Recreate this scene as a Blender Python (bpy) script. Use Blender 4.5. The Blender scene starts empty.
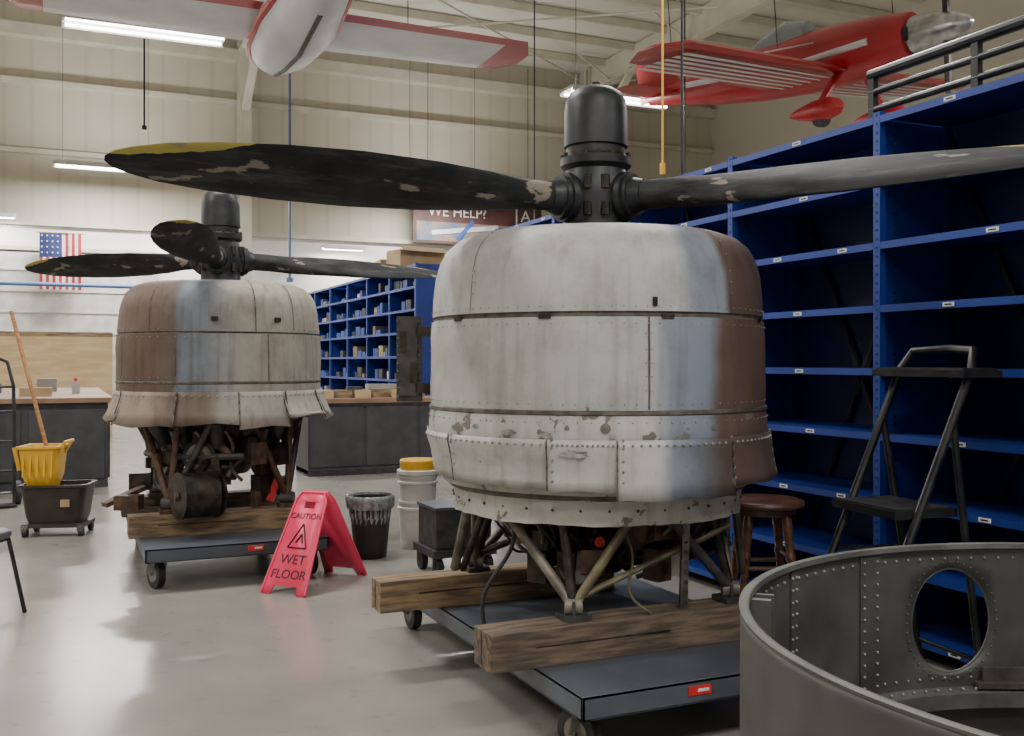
import bpy, bmesh, math, random
from mathutils import Vector, Matrix
random.seed(7)
C=math.cos(math.radians(24.3)); S=math.sin(math.radians(24.3)); YAW=-math.radians(24.3)
def W(x,y): return (x*C+y*S, -x*S+y*C)      # camera-aligned floor plan -> room axes
def L(du,dv): return (du*C-dv*S, du*S+dv*C) # room offset -> camera aligned offset
rad=math.radians

# ---------------------------------------------------------------- materials
def newmat(name):
    m=bpy.data.materials.new(name); m.use_nodes=True
    nt=m.node_tree; b=nt.nodes['Principled BSDF']; return m,nt,b
def c4(c): return (c[0],c[1],c[2],1)
def mat(name,c1,c2=None,scale=5,rough=0.5,metal=0.0,bump=0.0,lo=0.4,hi=0.6,detail=6,stretch=None,rough2=None,coat=0):
    m,nt,b=newmat(name)
    b.inputs['Roughness'].default_value=rough; b.inputs['Metallic'].default_value=metal
    b.inputs['Coat Weight'].default_value=coat
    if c2 is None: c2=tuple(x*0.8 for x in c1)
    tc=nt.nodes.new('ShaderNodeTexCoord'); n=nt.nodes.new('ShaderNodeTexNoise')
    n.inputs['Scale'].default_value=scale; n.inputs['Detail'].default_value=detail
    src=tc.outputs['Object']
    if stretch:
        mp=nt.nodes.new('ShaderNodeMapping'); mp.inputs['Scale'].default_value=stretch
        nt.links.new(src,mp.inputs[0]); src=mp.outputs[0]
    nt.links.new(src,n.inputs['Vector'])
    r=nt.nodes.new('ShaderNodeValToRGB'); r.color_ramp.elements[0].position=lo; r.color_ramp.elements[1].position=hi
    r.color_ramp.elements[0].color=c4(c1); r.color_ramp.elements[1].color=c4(c2)
    nt.links.new(n.outputs['Fac'],r.inputs[0]); nt.links.new(r.outputs[0],b.inputs['Base Color'])
    if rough2 is not None:
        mr=nt.nodes.new('ShaderNodeMapRange'); mr.inputs['To Min'].default_value=rough; mr.inputs['To Max'].default_value=rough2
        nt.links.new(n.outputs['Fac'],mr.inputs['Value']); nt.links.new(mr.outputs[0],b.inputs['Roughness'])
    if bump:
        bp=nt.nodes.new('ShaderNodeBump'); bp.inputs['Strength'].default_value=bump; bp.inputs['Distance'].default_value=0.01
        nt.links.new(n.outputs['Fac'],bp.inputs['Height']); nt.links.new(bp.outputs[0],b.inputs['Normal'])
    return m
def emat(name,c,s):
    m,nt,b=newmat(name); b.inputs['Emission Color'].default_value=c4(c); b.inputs['Emission Strength'].default_value=s; b.inputs['Base Color'].default_value=c4(c); return m

def cowlmat(name,stops,chip=0.66,dirt=(0.50,0.44,0.37),dirtamt=0.7,dlo=.45,rough=.58,bump=.3,dark=(.50,.46,.40),streak=.5):
    m,nt,b=newmat(name); N=nt.nodes; K=nt.links
    b.inputs['Roughness'].default_value=rough; b.inputs['Metallic'].default_value=0.08
    tc=N.new('ShaderNodeTexCoord')
    wn=N.new('ShaderNodeTexNoise'); wn.inputs['Scale'].default_value=2.5; wn.inputs['Detail'].default_value=3
    K.new(tc.outputs['Object'],wn.inputs['Vector'])
    sub=N.new('ShaderNodeVectorMath'); sub.operation='SUBTRACT'; sub.inputs[1].default_value=(.5,.5,.5)
    K.new(wn.outputs['Color'],sub.inputs[0])
    sc=N.new('ShaderNodeVectorMath'); sc.operation='SCALE'; sc.inputs['Scale'].default_value=0.12
    K.new(sub.outputs[0],sc.inputs[0])
    ad=N.new('ShaderNodeVectorMath'); K.new(tc.outputs['Object'],ad.inputs[0]); K.new(sc.outputs[0],ad.inputs[1])
    g=N.new('ShaderNodeTexGradient'); g.gradient_type='RADIAL'; K.new(ad.outputs[0],g.inputs[0])
    r=N.new('ShaderNodeValToRGB'); cr=r.color_ramp
    while len(cr.elements)<len(stops): cr.elements.new(0.5)
    for e,(p,c) in zip(cr.elements,stops): e.position=p; e.color=c4(c)
    K.new(g.outputs['Fac'],r.inputs[0])
    n1=N.new('ShaderNodeTexNoise'); n1.inputs['Scale'].default_value=2.6; n1.inputs['Detail'].default_value=12; n1.inputs['Roughness'].default_value=0.78
    K.new(tc.outputs['Object'],n1.inputs['Vector'])
    m1=N.new('ShaderNodeMapRange'); m1.inputs['From Min'].default_value=dlo; m1.inputs['From Max'].default_value=0.75; m1.inputs['To Max'].default_value=dirtamt
    K.new(n1.outputs['Fac'],m1.inputs['Value'])
    x1=N.new('ShaderNodeMix'); x1.data_type='RGBA'; x1.blend_type='MULTIPLY'; K.new(m1.outputs[0],x1.inputs['Factor']); K.new(r.outputs[0],x1.inputs['A']); x1.inputs['B'].default_value=c4(dark)
    mp=N.new('ShaderNodeMapping'); mp.inputs['Scale'].default_value=(9,9,0.6); K.new(tc.outputs['Object'],mp.inputs[0])
    n2=N.new('ShaderNodeTexNoise'); n2.inputs['Scale'].default_value=2; n2.inputs['Detail'].default_value=7; K.new(mp.outputs[0],n2.inputs['Vector'])
    m2=N.new('ShaderNodeMapRange'); m2.inputs['From Min'].default_value=0.52; m2.inputs['From Max'].default_value=0.76; m2.inputs['To Max'].default_value=streak
    K.new(n2.outputs['Fac'],m2.inputs['Value'])
    x2=N.new('ShaderNodeMix'); x2.data_type='RGBA'; x2.blend_type='MULTIPLY'; K.new(m2.outputs[0],x2.inputs['Factor']); K.new(x1.outputs['Result'],x2.inputs['A']); x2.inputs['B'].default_value=c4(dirt)
    n3=N.new('ShaderNodeTexNoise'); n3.inputs['Scale'].default_value=7.5; n3.inputs['Detail'].default_value=12; n3.inputs['Roughness'].default_value=0.65
    K.new(tc.outputs['Object'],n3.inputs['Vector'])
    m3=N.new('ShaderNodeMapRange'); m3.inputs['From Min'].default_value=chip; m3.inputs['From Max'].default_value=chip+0.012
    K.new(n3.outputs['Fac'],m3.inputs['Value'])
    x3=N.new('ShaderNodeMix'); x3.data_type='RGBA'; K.new(m3.outputs[0],x3.inputs['Factor']); K.new(x2.outputs['Result'],x3.inputs['A']); x3.inputs['B'].default_value=c4((0.16,0.14,0.115))
    K.new(x3.outputs['Result'],b.inputs['Base Color'])
    bp=N.new('ShaderNodeBump'); bp.inputs['Strength'].default_value=bump; bp.inputs['Distance'].default_value=0.03
    bn=N.new('ShaderNodeTexNoise'); bn.inputs['Scale'].default_value=5; bn.inputs['Detail'].default_value=2; K.new(tc.outputs['Object'],bn.inputs['Vector'])
    K.new(bn.outputs['Fac'],bp.inputs['Height']); K.new(bp.outputs[0],b.inputs['Normal'])
    return m

# ---------------------------------------------------------------- mesh builder
class MB:
    def __init__(s): s.bm=bmesh.new(); s.mats=[]
    def mi(s,m):
        if m not in s.mats: s.mats.append(m)
        return s.mats.index(m)
    def face(s,vs,k):
        try:
            f=s.bm.faces.new(vs); f.material_index=k; f.smooth=True; return f
        except ValueError: return None
    def box(s,c,sz,m,rot=None):
        k=s.mi(m); vs=[]
        for i in (-.5,.5):
            for j in (-.5,.5):
                for l in (-.5,.5):
                    v=Vector((i*sz[0],j*sz[1],l*sz[2]))
                    if rot is not None: v=rot@v
                    vs.append(s.bm.verts.new(v+Vector(c)))
        for q in ((0,1,3,2),(4,6,7,5),(0,4,5,1),(2,3,7,6),(0,2,6,4),(1,5,7,3)): s.face([vs[i] for i in q],k)
    def frame(s,p0,p1):
        d=(Vector(p1)-Vector(p0)).normalized()
        a=Vector((0,0,1)) if abs(d.z)<.9 else Vector((1,0,0))
        x=d.cross(a).normalized(); y=d.cross(x).normalized(); return x,y
    def bar(s,p0,p1,w,h,m):
        p0=Vector(p0);p1=Vector(p1); x,y=s.frame(p0,p1); k=s.mi(m)
        a=[s.bm.verts.new(p0+x*i*w/2+y*j*h/2) for i,j in ((-1,-1),(1,-1),(1,1),(-1,1))]
        b=[s.bm.verts.new(p1+x*i*w/2+y*j*h/2) for i,j in ((-1,-1),(1,-1),(1,1),(-1,1))]
        for i in range(4): s.face([a[i],a[(i+1)%4],b[(i+1)%4],b[i]],k)
        s.face(a[::-1],k); s.face(b,k)
    def cyl(s,p0,p1,r0,m,r1=None,seg=16,caps=True):
        if r1 is None: r1=r0
        p0=Vector(p0);p1=Vector(p1); x,y=s.frame(p0,p1); k=s.mi(m)
        A=[];B=[]
        for i in range(seg):
            a=2*math.pi*i/seg; d=x*math.cos(a)+y*math.sin(a)
            A.append(s.bm.verts.new(p0+d*r0)); B.append(s.bm.verts.new(p1+d*r1))
        for i in range(seg):
            j=(i+1)%seg; s.face([A[i],A[j],B[j],B[i]],k)
        if caps: s.face(A[::-1],k); s.face(B,k)
    def tube(s,pts,r,m,seg=8,closed=False):
        pts=[Vector(p) for p in pts]; k=s.mi(m); rings=[]; n=len(pts); px=None
        for i,p in enumerate(pts):
            if closed: d=pts[(i+1)%n]-pts[i-1]
            else: d=pts[min(i+1,n-1)]-pts[max(i-1,0)]
            d.normalize()
            if px is None:
                a=Vector((0,0,1)) if abs(d.z)<.9 else Vector((1,0,0)); x=d.cross(a).normalized()
            else: x=(px-d*px.dot(d)).normalized()
            px=x; y=d.cross(x)
            rings.append([s.bm.verts.new(p+(x*math.cos(2*math.pi*j/seg)+y*math.sin(2*math.pi*j/seg))*r) for j in range(seg)])
        for i in range(n if closed else n-1):
            A=rings[i];B=rings[(i+1)%n]
            for j in range(seg): s.face([A[j],A[(j+1)%seg],B[(j+1)%seg],B[j]],k)
        if not closed: s.face(rings[0][::-1],k); s.face(rings[-1],k)
    def lathe(s,prof,m,seg=64,c=(0,0),a0=0,a1=2*math.pi,rf=None,zf=None):
        k=s.mi(m); full=abs(a1-a0-2*math.pi)<1e-6; n=seg if full else seg+1; rings=[]
        for (r,z) in prof:
            R=[]
            for i in range(n):
                a=a0+(a1-a0)*i/seg; rr=r if rf is None else rf(r,z,a); zz=z if zf is None else zf(r,z,a)
                R.append(s.bm.verts.new((c[0]+rr*math.cos(a),c[1]+rr*math.sin(a),zz)))
            rings.append(R)
        for A,B in zip(rings,rings[1:]):
            for i in range(seg):
                j=(i+1)%n; s.face([A[i],A[j],B[j],B[i]],k)
        return rings
    def ball(s,c,r,m,sub=1,sc=(1,1,1)):
        k=s.mi(m); mt=Matrix.Translation(c)@Matrix.Diagonal((r*sc[0],r*sc[1],r*sc[2],1))
        ret=bmesh.ops.create_icosphere(s.bm,subdivisions=sub,radius=1,matrix=mt)
        for v in ret['verts']:
            for f in v.link_faces: f.material_index=k; f.smooth=True
    def loft(s,rings,m,cap=True,closed=True):
        k=s.mi(m); R=[[s.bm.verts.new(p) for p in r] for r in rings]; n=len(R[0])
        for A,B in zip(R,R[1:]):
            for i in range(n if closed else n-1): s.face([A[i],A[(i+1)%n],B[(i+1)%n],B[i]],k)
        if cap and closed: s.face(R[0][::-1],k); s.face(R[-1],k)
    def poly(s,pts,m):
        s.face([s.bm.verts.new(p) for p in pts],s.mi(m))
    def obj(s,name,parent=None,loc=(0,0,0),rz=0,rot=None,bevel=0,ang=35,solid=0,recalc=True):
        if recalc: bmesh.ops.recalc_face_normals(s.bm,faces=s.bm.faces)
        me=bpy.data.meshes.new(name); s.bm.to_mesh(me); s.bm.free()
        for m in s.mats: me.materials.append(m)
        me.set_sharp_from_angle(angle=rad(ang))
        o=bpy.data.objects.new(name,me); bpy.context.scene.collection.objects.link(o)
        o.location=loc; o.rotation_euler=rot if rot else (0,0,rz)
        if parent: o.parent=parent
        if solid:
            md=o.modifiers.new('s','SOLIDIFY'); md.thickness=solid; md.offset=0
        if bevel:
            md=o.modifiers.new('b','BEVEL'); md.width=bevel; md.segments=2; md.limit_method='ANGLE'; md.angle_limit=rad(40)
        return o
def empty(name,loc,rz=0,rot=None):
    e=bpy.data.objects.new(name,None); bpy.context.scene.collection.objects.link(e)
    e.location=loc; e.rotation_euler=rot if rot else (0,0,rz); e.empty_display_size=.1; return e
def text(name,body,size,m,parent,loc,rot,ext=0.001):
    cu=bpy.data.curves.new(name,'FONT'); cu.body=body; cu.size=size; cu.align_x='CENTER'; cu.align_y='CENTER'; cu.extrude=ext
    cu.materials.append(m); o=bpy.data.objects.new(name,cu); bpy.context.scene.collection.objects.link(o)
    o.location=loc; o.rotation_euler=rot
    if parent: o.parent=parent
    return o

# ---------------------------------------------------------------- palette
M_white=mat('white_paint',(.62,.61,.58),(.5,.49,.46),3,.5)
M_black=mat('black_rubber',(.012,.012,.013),(.03,.03,.03),12,.6)
M_blackmetal=mat('black_metal',(.012,.013,.015),(.03,.03,.032),8,.4,.3)
M_dark=mat('oily_dark_metal',(.02,.018,.016),(.06,.045,.035),14,.45,.6,bump=.4)
M_gunmetal=mat('dark_grey_metal',(.045,.043,.042),(.08,.075,.07),14,.55,.4,bump=.3)
M_steel=mat('worn_steel',(.26,.25,.23),(.13,.12,.10),10,.4,.8,bump=.2)
M_brownmetal=mat('rusty_brown_metal',(.06,.034,.022),(.12,.07,.045),16,.6,.4,bump=.5)
M_strut=mat('tan_strut_paint',(.20,.18,.14),(.09,.075,.06),9,.5,.2,bump=.2)
M_struty=mat('zinc_chromate_paint',(.17,.15,.08),(.08,.06,.04),9,.5,.2)
M_timber=mat('old_timber',(.27,.185,.10),(.12,.08,.05),4,.8,0,bump=.7,stretch=(1.2,9,9))
M_timberd=mat('old_timber_dark',(.16,.115,.078),(.07,.052,.038),4,.8,0,bump=.7,stretch=(1.2,9,9))
M_cart=mat('cart_grey_blue_paint',(.095,.108,.132),(.058,.065,.08),3,.42,.2,lo=.35,hi=.75,bump=.1)
M_blue=mat('shelf_blue_paint',(.010,.032,.22),(.008,.024,.165),2,.4,.1)
M_bluelip=mat('shelf_blue_lip',(.015,.045,.27),(.012,.037,.22),2,.4,.1)
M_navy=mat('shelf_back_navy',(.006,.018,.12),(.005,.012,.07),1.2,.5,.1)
M_label=mat('paper_label',(.7,.7,.68),(.6,.6,.6),30,.6)
M_red=mat('glossy_red_paint',(.40,.008,.016),(.31,.008,.012),2,.35,0,coat=.15)
M_redlabel=mat('red_label',(.6,.02,.02),(.5,.02,.02),5,.4)
M_planewhite=mat('white_doped_fabric',(.62,.62,.64),(.52,.52,.55),1.5,.4)
M_silver=mat('silver_nose',(.5,.5,.5),(.3,.3,.3),6,.25,.9)
M_pink=mat('pink_plastic',(.88,.06,.15),(.78,.05,.12),3,.45)
M_ink=mat('black_ink',(.02,.01,.01),(.03,.01,.01),3,.6)
M_yellow=mat('yellow_plastic',(.75,.42,.02),(.55,.30,.02),5,.4,lo=.35,hi=.7)
M_bucket=mat('brown_plastic',(.024,.017,.013),(.038,.028,.021),7,.5)
M_bin=mat('bin_dark_plastic',(.016,.014,.013),(.025,.022,.02),7,.45)
M_wood=mat('handle_wood',(.42,.21,.08),(.3,.14,.05),6,.5,stretch=(1,1,8))
M_stool=mat('stool_walnut',(.15,.07,.038),(.08,.035,.02),8,.35,stretch=(1,1,4),coat=.2)
M_bag=mat('clear_bag',(.30,.31,.32),(.14,.145,.15),18,.25,bump=.8)
M_pail=mat('white_pail_plastic',(.60,.58,.53),(.46,.44,.40),4,.35)
M_ply=mat('plywood',(.50,.36,.20),(.42,.29,.15),2,.6,stretch=(1,6,6))
M_benchtop=mat('bench_wood_top',(.25,.145,.085),(.18,.10,.06),2,.5)
M_bench=mat('charcoal_laminate',(.028,.028,.032),(.042,.042,.045),5,.5)
M_card=mat('cardboard',(.40,.28,.16),(.33,.22,.12),4,.8)
M_cream=mat('cream_steel',(.56,.525,.44),(.49,.455,.375),2,.5)
M_green=mat('grey_green_primer',(.075,.076,.069),(.042,.042,.040),7,.55,.15,bump=.2,lo=.35,hi=.7,rough2=.4)
M_greend=mat('grey_green_primer_edge',(.10,.10,.09),(.062,.062,.057),9,.5,.2)
M_hub=mat('hub_black_paint',(.012,.013,.016),(.028,.029,.033),9,.45,.2,bump=.2)
M_seam=mat('seam_dark',(.07,.06,.05),(.13,.11,.09),20,.6,.2)
M_rivet=mat('rivet_metal',(.32,.31,.29),(.22,.21,.19),20,.5,.2)
M_vinyl=mat('grey_vinyl',(.10,.11,.12),(.08,.085,.09),8,.5)

# ---------------------------------------------------------------- room
U0,U1,V0,V1,H=-10.0,20.0,-6.0,28.0,10.6
def floor_mat():
    m,nt,b=newmat('polished_concrete'); N=nt.nodes;K=nt.links
    tc=N.new('ShaderNodeTexCoord'); n=N.new('ShaderNodeTexNoise'); n.inputs['Scale'].default_value=.7; n.inputs['Detail'].default_value=9
    n.inputs['Roughness'].default_value=.6; K.new(tc.outputs['Object'],n.inputs['Vector'])
    r=N.new('ShaderNodeValToRGB'); r.color_ramp.elements[0].position=.35; r.color_ramp.elements[1].position=.7
    r.color_ramp.elements[0].color=(.225,.214,.190,1); r.color_ramp.elements[1].color=(.30,.286,.256,1)
    K.new(n.outputs['Fac'],r.inputs[0])
    n2=N.new('ShaderNodeTexNoise'); n2.inputs['Scale'].default_value=9; n2.inputs['Detail'].default_value=8; K.new(tc.outputs['Object'],n2.inputs['Vector'])
    mr=N.new('ShaderNodeMapRange'); mr.inputs['From Min'].default_value=.62; mr.inputs['From Max'].default_value=.75; mr.inputs['To Max'].default_value=.55
    K.new(n2.outputs['Fac'],mr.inputs['Value'])
    x=N.new('ShaderNodeMix'); x.data_type='RGBA'; K.new(mr.outputs[0],x.inputs['Factor']); K.new(r.outputs[0],x.inputs['A']); x.inputs['B'].default_value=(.15,.135,.11,1)
    K.new(x.outputs['Result'],b.inputs['Base Color'])
    m2=N.new('ShaderNodeMapRange'); m2.inputs['To Min'].default_value=.12; m2.inputs['To Max'].default_value=.32
    K.new(n.outputs['Fac'],m2.inputs['Value']); K.new(m2.outputs[0],b.inputs['Roughness'])
    bp=N.new('ShaderNodeBump'); bp.inputs['Strength'].default_value=.06; bp.inputs['Distance'].default_value=.01; K.new(n2.outputs['Fac'],bp.inputs['Height']); K.new(bp.outputs[0],b.inputs['Normal'])
    return m
def wall_mat(name,c1,c2,axis='Z',sc=2.2,dk=.86):
    m,nt,b=newmat(name); N=nt.nodes;K=nt.links; b.inputs['Roughness'].default_value=.6
    tc=N.new('ShaderNodeTexCoord'); w=N.new('ShaderNodeTexWave'); w.bands_direction=axis; w.inputs['Scale'].default_value=sc
    K.new(tc.outputs['Object'],w.inputs['Vector'])
    n=N.new('ShaderNodeTexNoise'); n.inputs['Scale'].default_value=.4; n.inputs['Detail'].default_value=5; K.new(tc.outputs['Object'],n.inputs['Vector'])
    r=N.new('ShaderNodeValToRGB'); r.color_ramp.elements[0].position=.35; r.color_ramp.elements[1].position=.65
    r.color_ramp.elements[0].color=c4(c1); r.color_ramp.elements[1].color=c4(c2); K.new(n.outputs['Fac'],r.inputs[0])
    mr=N.new('ShaderNodeMapRange'); mr.inputs['From Max'].default_value=.12; mr.inputs['To Min'].default_value=dk
    K.new(w.outputs['Fac'],mr.inputs['Value'])
    x=N.new('ShaderNodeMix'); x.data_type='RGBA'; x.blend_type='MULTIPLY'; x.inputs['Factor'].default_value=1
    K.new(r.outputs[0],x.inputs['A']); K.new(mr.outputs[0],x.inputs['B']); K.new(x.outputs['Result'],b.inputs['Base Color'])
    return m
def slab(name,c,sz,m):
    b=MB(); b.box((0,0,0),sz,m); return b.obj(name,loc=c)
M_wallU=wall_mat('beige_wall_panel',(.54,.50,.405),(.50,.463,.378),'X',.5,.9)
M_wallL=wall_mat('white_lower_wall',(.73,.725,.70),(.68,.675,.655),'Z',.35)
slab('floor',((U0+U1)/2,(V0+V1)/2,-.1),(U1-U0,V1-V0,.2),floor_mat())
M_ceil=wall_mat('ceiling_insulation',(.63,.60,.52),(.57,.545,.47),'Y',.2)
slab('ceiling',((U0+U1)/2,(V0+V1)/2,H+.1),(U1-U0,V1-V0,.2),M_ceil)
slab('wall_back',((U0+U1)/2,V1+.1,H/2),(U1-U0+.4,.2,H),M_wallU)
slab('wall_front',((U0+U1)/2,V0-.1,H/2),(U1-U0+.4,.2,H),M_wallL)
slab('wall_left',(U0-.1,(V0+V1)/2,H/2),(.2,V1-V0,H),M_wallU)
slab('wall_right',(U1+.1,(V0+V1)/2,H/2),(.2,V1-V0,H),M_wallU)
slab('trim_1',((U0+U1)/2,V1-.03,2.45),(U1-U0,.06,4.9),M_wallL)
for i,(z,h,d) in enumerate(((4.95,.12,.2),(6.75,.12,.22),(8.5,.12,.22),(9.75,.3,.35))):
    slab('trim_%d'%(i+2),((U0+U1)/2,V1-d/2,z),(U1-U0,d,h),M_cream)
M_bluepipe=mat('blue_pipe_paint',(.10,.18,.35),(.08,.14,.3),2,.4)
b=MB(); b.cyl((-9.9,27.0,3.35),(2.6,27.0,3.35),.05,M_bluepipe); b.cyl((2.6,27.0,0),(2.6,27.0,3.4),.05,M_bluepipe)
b.obj('compressed_air_pipe')
b=MB()
b.box((0,0,2.1),(4.6,.08,4.2),M_white)
for k in range(8): b.box((0,-.05,.05+k*.53),(4.6,.03,.03),M_cream)
b.box((-2.35,0,2.15),(.1,.14,4.3),M_cream); b.box((2.35,0,2.15),(.1,.14,4.3),M_cream); b.box((0,0,4.3),(4.8,.14,.1),M_cream)
b.obj('door_1',loc=(-.1,27.85,0))
for u in (-3.0,4.5,15.0):
    b=MB()
    b.box((u,V1-.55,H/2),(.05,.5,H),M_cream); b.box((u,V1-.3,H/2),(.3,.03,H),M_cream); b.box((u,V1-.8,H/2),(.3,.03,H),M_cream)
    b.box((u,11,H-.4),(.05,33,.7),M_cream); b.box((u,11,H-.78),(.3,33,.04),M_cream)
    for v in range(2,27,4):
        b.bar((u,v,H-.75),(u+1.1,v,H-.1),.05,.05,M_cream); b.bar((u,v,H-.75),(u-1.1,v,H-.1),.05,.05,M_cream)
    b.bar((u,V1-.8,H-2.4),(u,V1-3.2,H-.7),.2,.12,M_cream)
    b.obj('steel_portal_frame')
b=MB()
for k in range(20):
    v=-5+k*1.65; b.box((5,v,H-.13),(29.6,.08,.22),M_cream)
b.obj('roof_purlins')
b=MB()
for (u0,v0,u1,v1) in ((5,27,14.5,20),(14.5,27,5,20),(15.5,27,19.5,20)):
    b.cyl((u0,v0,H-.55),(u1,v1,H-.55),.03,M_cream,seg=6)
b.obj('roof_cross_bracing')

# light fixtures
M_tube=emat('fluorescent_tube',(1,.99,.97),14)
def lamp(u,v,z,p,length=2.3,pend=True,up=.3,wd=.52):
    e=empty('fluorescent_light_fixture',(u,v,z))
    b=MB(); b.box((0,0,.06),(length,wd,.05),M_white)
    for s_ in (-1,1):
        b.box((0,s_*wd/2,.03),(length,.02,.11),M_white)
        b.cyl((-length/2+.04,s_*wd*.27,-.005),(length/2-.04,s_*wd*.27,-.005),.025,M_tube,seg=8)
    if pend:
        for s_ in (-1,1): b.cyl((s_*(length/2-.2),0,.07),(s_*(length/2-.2),0,H-z-.26),.006,M_gunmetal,seg=6)
    b.obj('housing',parent=e)
    for nm,en,zz,rx in (('tube_glow',p,-.05,0),('added_uplight',p*up,.12,math.pi)):  # second light is an added uplight that brightens the ceiling and upper walls
        if en<=0: continue
        ld=bpy.data.lights.new(nm,'AREA'); ld.shape='RECTANGLE'; ld.size=length-.1; ld.size_y=wd-.06; ld.energy=en; ld.color=(1,.985,.955)
        lo=bpy.data.objects.new(nm,ld); bpy.context.scene.collection.objects.link(lo); lo.parent=e; lo.location=(0,0,zz); lo.rotation_euler=(rx,0,0)
for (u,v,z,p) in ((1.17,15.9,6.4,480),(9.6,16.3,6.4,460),(1.0,25.9,6.1,480),(9.6,25.9,6.1,400),(-6.5,15.9,6.4,460),(-6.5,25.9,6.2,460),
                (.6,7.4,6.4,280),(-4.5,6,6.4,360),(5.6,7,6.4,240),(-3,-2.5,6.4,260),(1.5,-1.5,6.4,270),(6.5,-2,6.4,230),(13,8.5,6.6,380)):  # lamps at negative v are unseen, added as fill from the camera side
    lamp(u,v,z,p)
for u in (3.0,7.2,-1.6): lamp(u,27.4,5.0 if u<5 else 4.6,60,1.2,False,0,.3)

# ---------------------------------------------------------------- shelving
def shelving(name,u,v0,nb,bay,levels,top,depth=.5,labels=True):
    b=MB(); v1=v0+nb*bay
    for i in range(nb+1):
        v=v0+i*bay
        for uu in (u,u+depth): b.box((uu+(.02 if uu==u else -.02),v,top/2),(.04,.045,top),M_bluelip if uu==u else M_blue)
        b.box((u+depth/2,v,top/2),(depth-.06,.006,top-.02),M_blue)
        if labels:
            for q in range(60):
                zz=.05+q*.045
                b.box((u-.001,v,zz),(.003,.012,.014),M_navy)
                for s_ in (-1,1): b.box((u+.12,v+s_*.005,zz),(.02,.004,.014),M_black)
    for i in range(nb):
        a=v0+i*bay; c=a+bay; m=(a+c)/2
        for z in levels:
            b.box((u+depth/2,m,z),(depth-.02,bay-.05,.016),M_blue)
            b.box((u+.008,m,z-.010),(.016,bay-.05,.036),M_bluelip)
            if labels:
                for f in ((.18,.62) if random.random()<.45 else (.45,)):
                    ff=f+random.uniform(-.05,.05); b.box((u-.002,a+bay*ff,z-.010),(.004,.065,.020),M_label); b.box((u-.0045,a+bay*ff,z-.010),(.001,.04,.007),M_ink)
        b.bar((u+depth-.03,a+.03,.1),(u+depth-.03,c-.03,top-.1),.03,.006,M_blackmetal)
        b.bar((u+depth-.03,a+.03,top-.1),(u+depth-.03,c-.03,.1),.03,.006,M_blackmetal)
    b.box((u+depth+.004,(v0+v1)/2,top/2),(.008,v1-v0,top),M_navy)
    return b.obj(name)
levs=[.10,.42,.75,1.08,1.41,1.73,2.05,2.37,2.69]
shelving('metal_shelving',3.78,1.43,6,1.22,levs,2.72)
shelving('metal_shelving',4.55,13.4,6,1.22,[.1,.45,.82,1.18,1.53,1.88,2.2,2.52,2.83],2.85,labels=False)
cl=[mat('bin_%d'%i,c,None,3,.6) for i,c in enumerate([(.3,.29,.27),(.04,.04,.05),(.22,.15,.08),(.03,.07,.25),(.03,.06,.22),(.03,.08,.3),(.45,.45,.44),(.3,.26,.1),(.4,.04,.03)])]
b=MB()
for i in range(6):
    a=13.4+i*1.22
    for z in (.829,1.189,1.539,1.889,2.209,2.529):
        v=a+.06
        while v<a+1.0:
            w=random.uniform(.08,.3); h=random.uniform(.05,.18)
            if random.random()<.6: b.box((4.55+.22,v+w/2,z+h/2),(.3,w*.9,h),cl[random.choice([0,1,1,2,3,4,5,5,6,7,3,4,1,5])])
            v+=w+.02
b.obj('stored_parts')
b=MB()
for z in (2.81,2.905,3.0): b.cyl((4.0,1.5,z),(4.0,4.14,z),.019 if z<2.95 else .03,M_blackmetal,seg=10)
for v in (1.5,2.3,2.72,3.45,4.12):
    b.bar((4.0,v,2.722),(4.0,v,3.0),.04,.035,M_blackmetal)
b.box((4.0,2.8,2.7265),(.06,2.7,.012),M_blackmetal)
b.obj('metal_guard_rail')
b=MB(); b.box((0,0,.12),(.75,.42,.24),M_card); b.box((0,-.26,.25),(.75,.16,.006),M_card,Matrix.Rotation(.5,3,'X')); b.box((0,.1,.243),(.76,.06,.004),M_ply)
b.obj('cardboard_box',loc=(4.83,14.2,2.855),rz=.2)
b=MB(); b.box((0,0,.1),(.5,.5,.2),M_card); b.box((0,0,.203),(.5,.06,.004),M_ply); b.obj('cardboard_box',loc=(4.83,15.3,2.855),rz=-.1)

# ---------------------------------------------------------------- counters
b=MB(); b.box((0,0,.47),(2.2,.72,.9),M_bench); b.box((0,0,.95),(2.28,.78,.06),M_benchtop); b.box((0,-.01,.04),(2.2,.73,.08),M_black)
for k in (-.73,0,.73): b.box((k,-.365,.5),(.7,.02,.78),M_bench)
b.box((0,-.365,.9),(2.2,.03,.05),M_blackmetal)
b.obj('workshop_counter',loc=(3.95,12.93,0),bevel=.006)
b=MB()
for k in range(6): b.box((-.62+k*.25,.0,.05),(.21,.3,.10),M_timber if k%2 else M_ply)
b.box((-.8,.05,.15),(.1,.15,.3),M_redlabel); b.box((.2,.1,.14),(.4,.15,.07),cl[0]); b.box((-.2,.0,.12),(.2,.12,.05),cl[1])
b.obj('wooden_parts_crates',loc=(3.75,12.95,.981))
b=MB(); b.box((0,0,.49),(1.75,4.8,.98),M_bench); b.box((0,0,1.01),(1.85,4.95,.06),M_benchtop)
for k in (-.44,.44): b.box((k,-2.41,.5),(.8,.03,.8),M_bench)
for k in range(5): b.box((.885,-1.9+k*.95,.5),(.03,.85,.8),M_bench)
b.obj('long_workbench',loc=(-.37,14.95,0),bevel=.006)
b=MB(); b.box((0,0,1.02),(2.6,.05,2.04),M_ply); b.box((-1.2,.25,.03),(.08,.6,.06),M_timber); b.box((1.2,.25,.03),(.08,.6,.06),M_timber); b.box((0,-.03,2.0),(2.6,.02,.08),M_timber)
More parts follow.
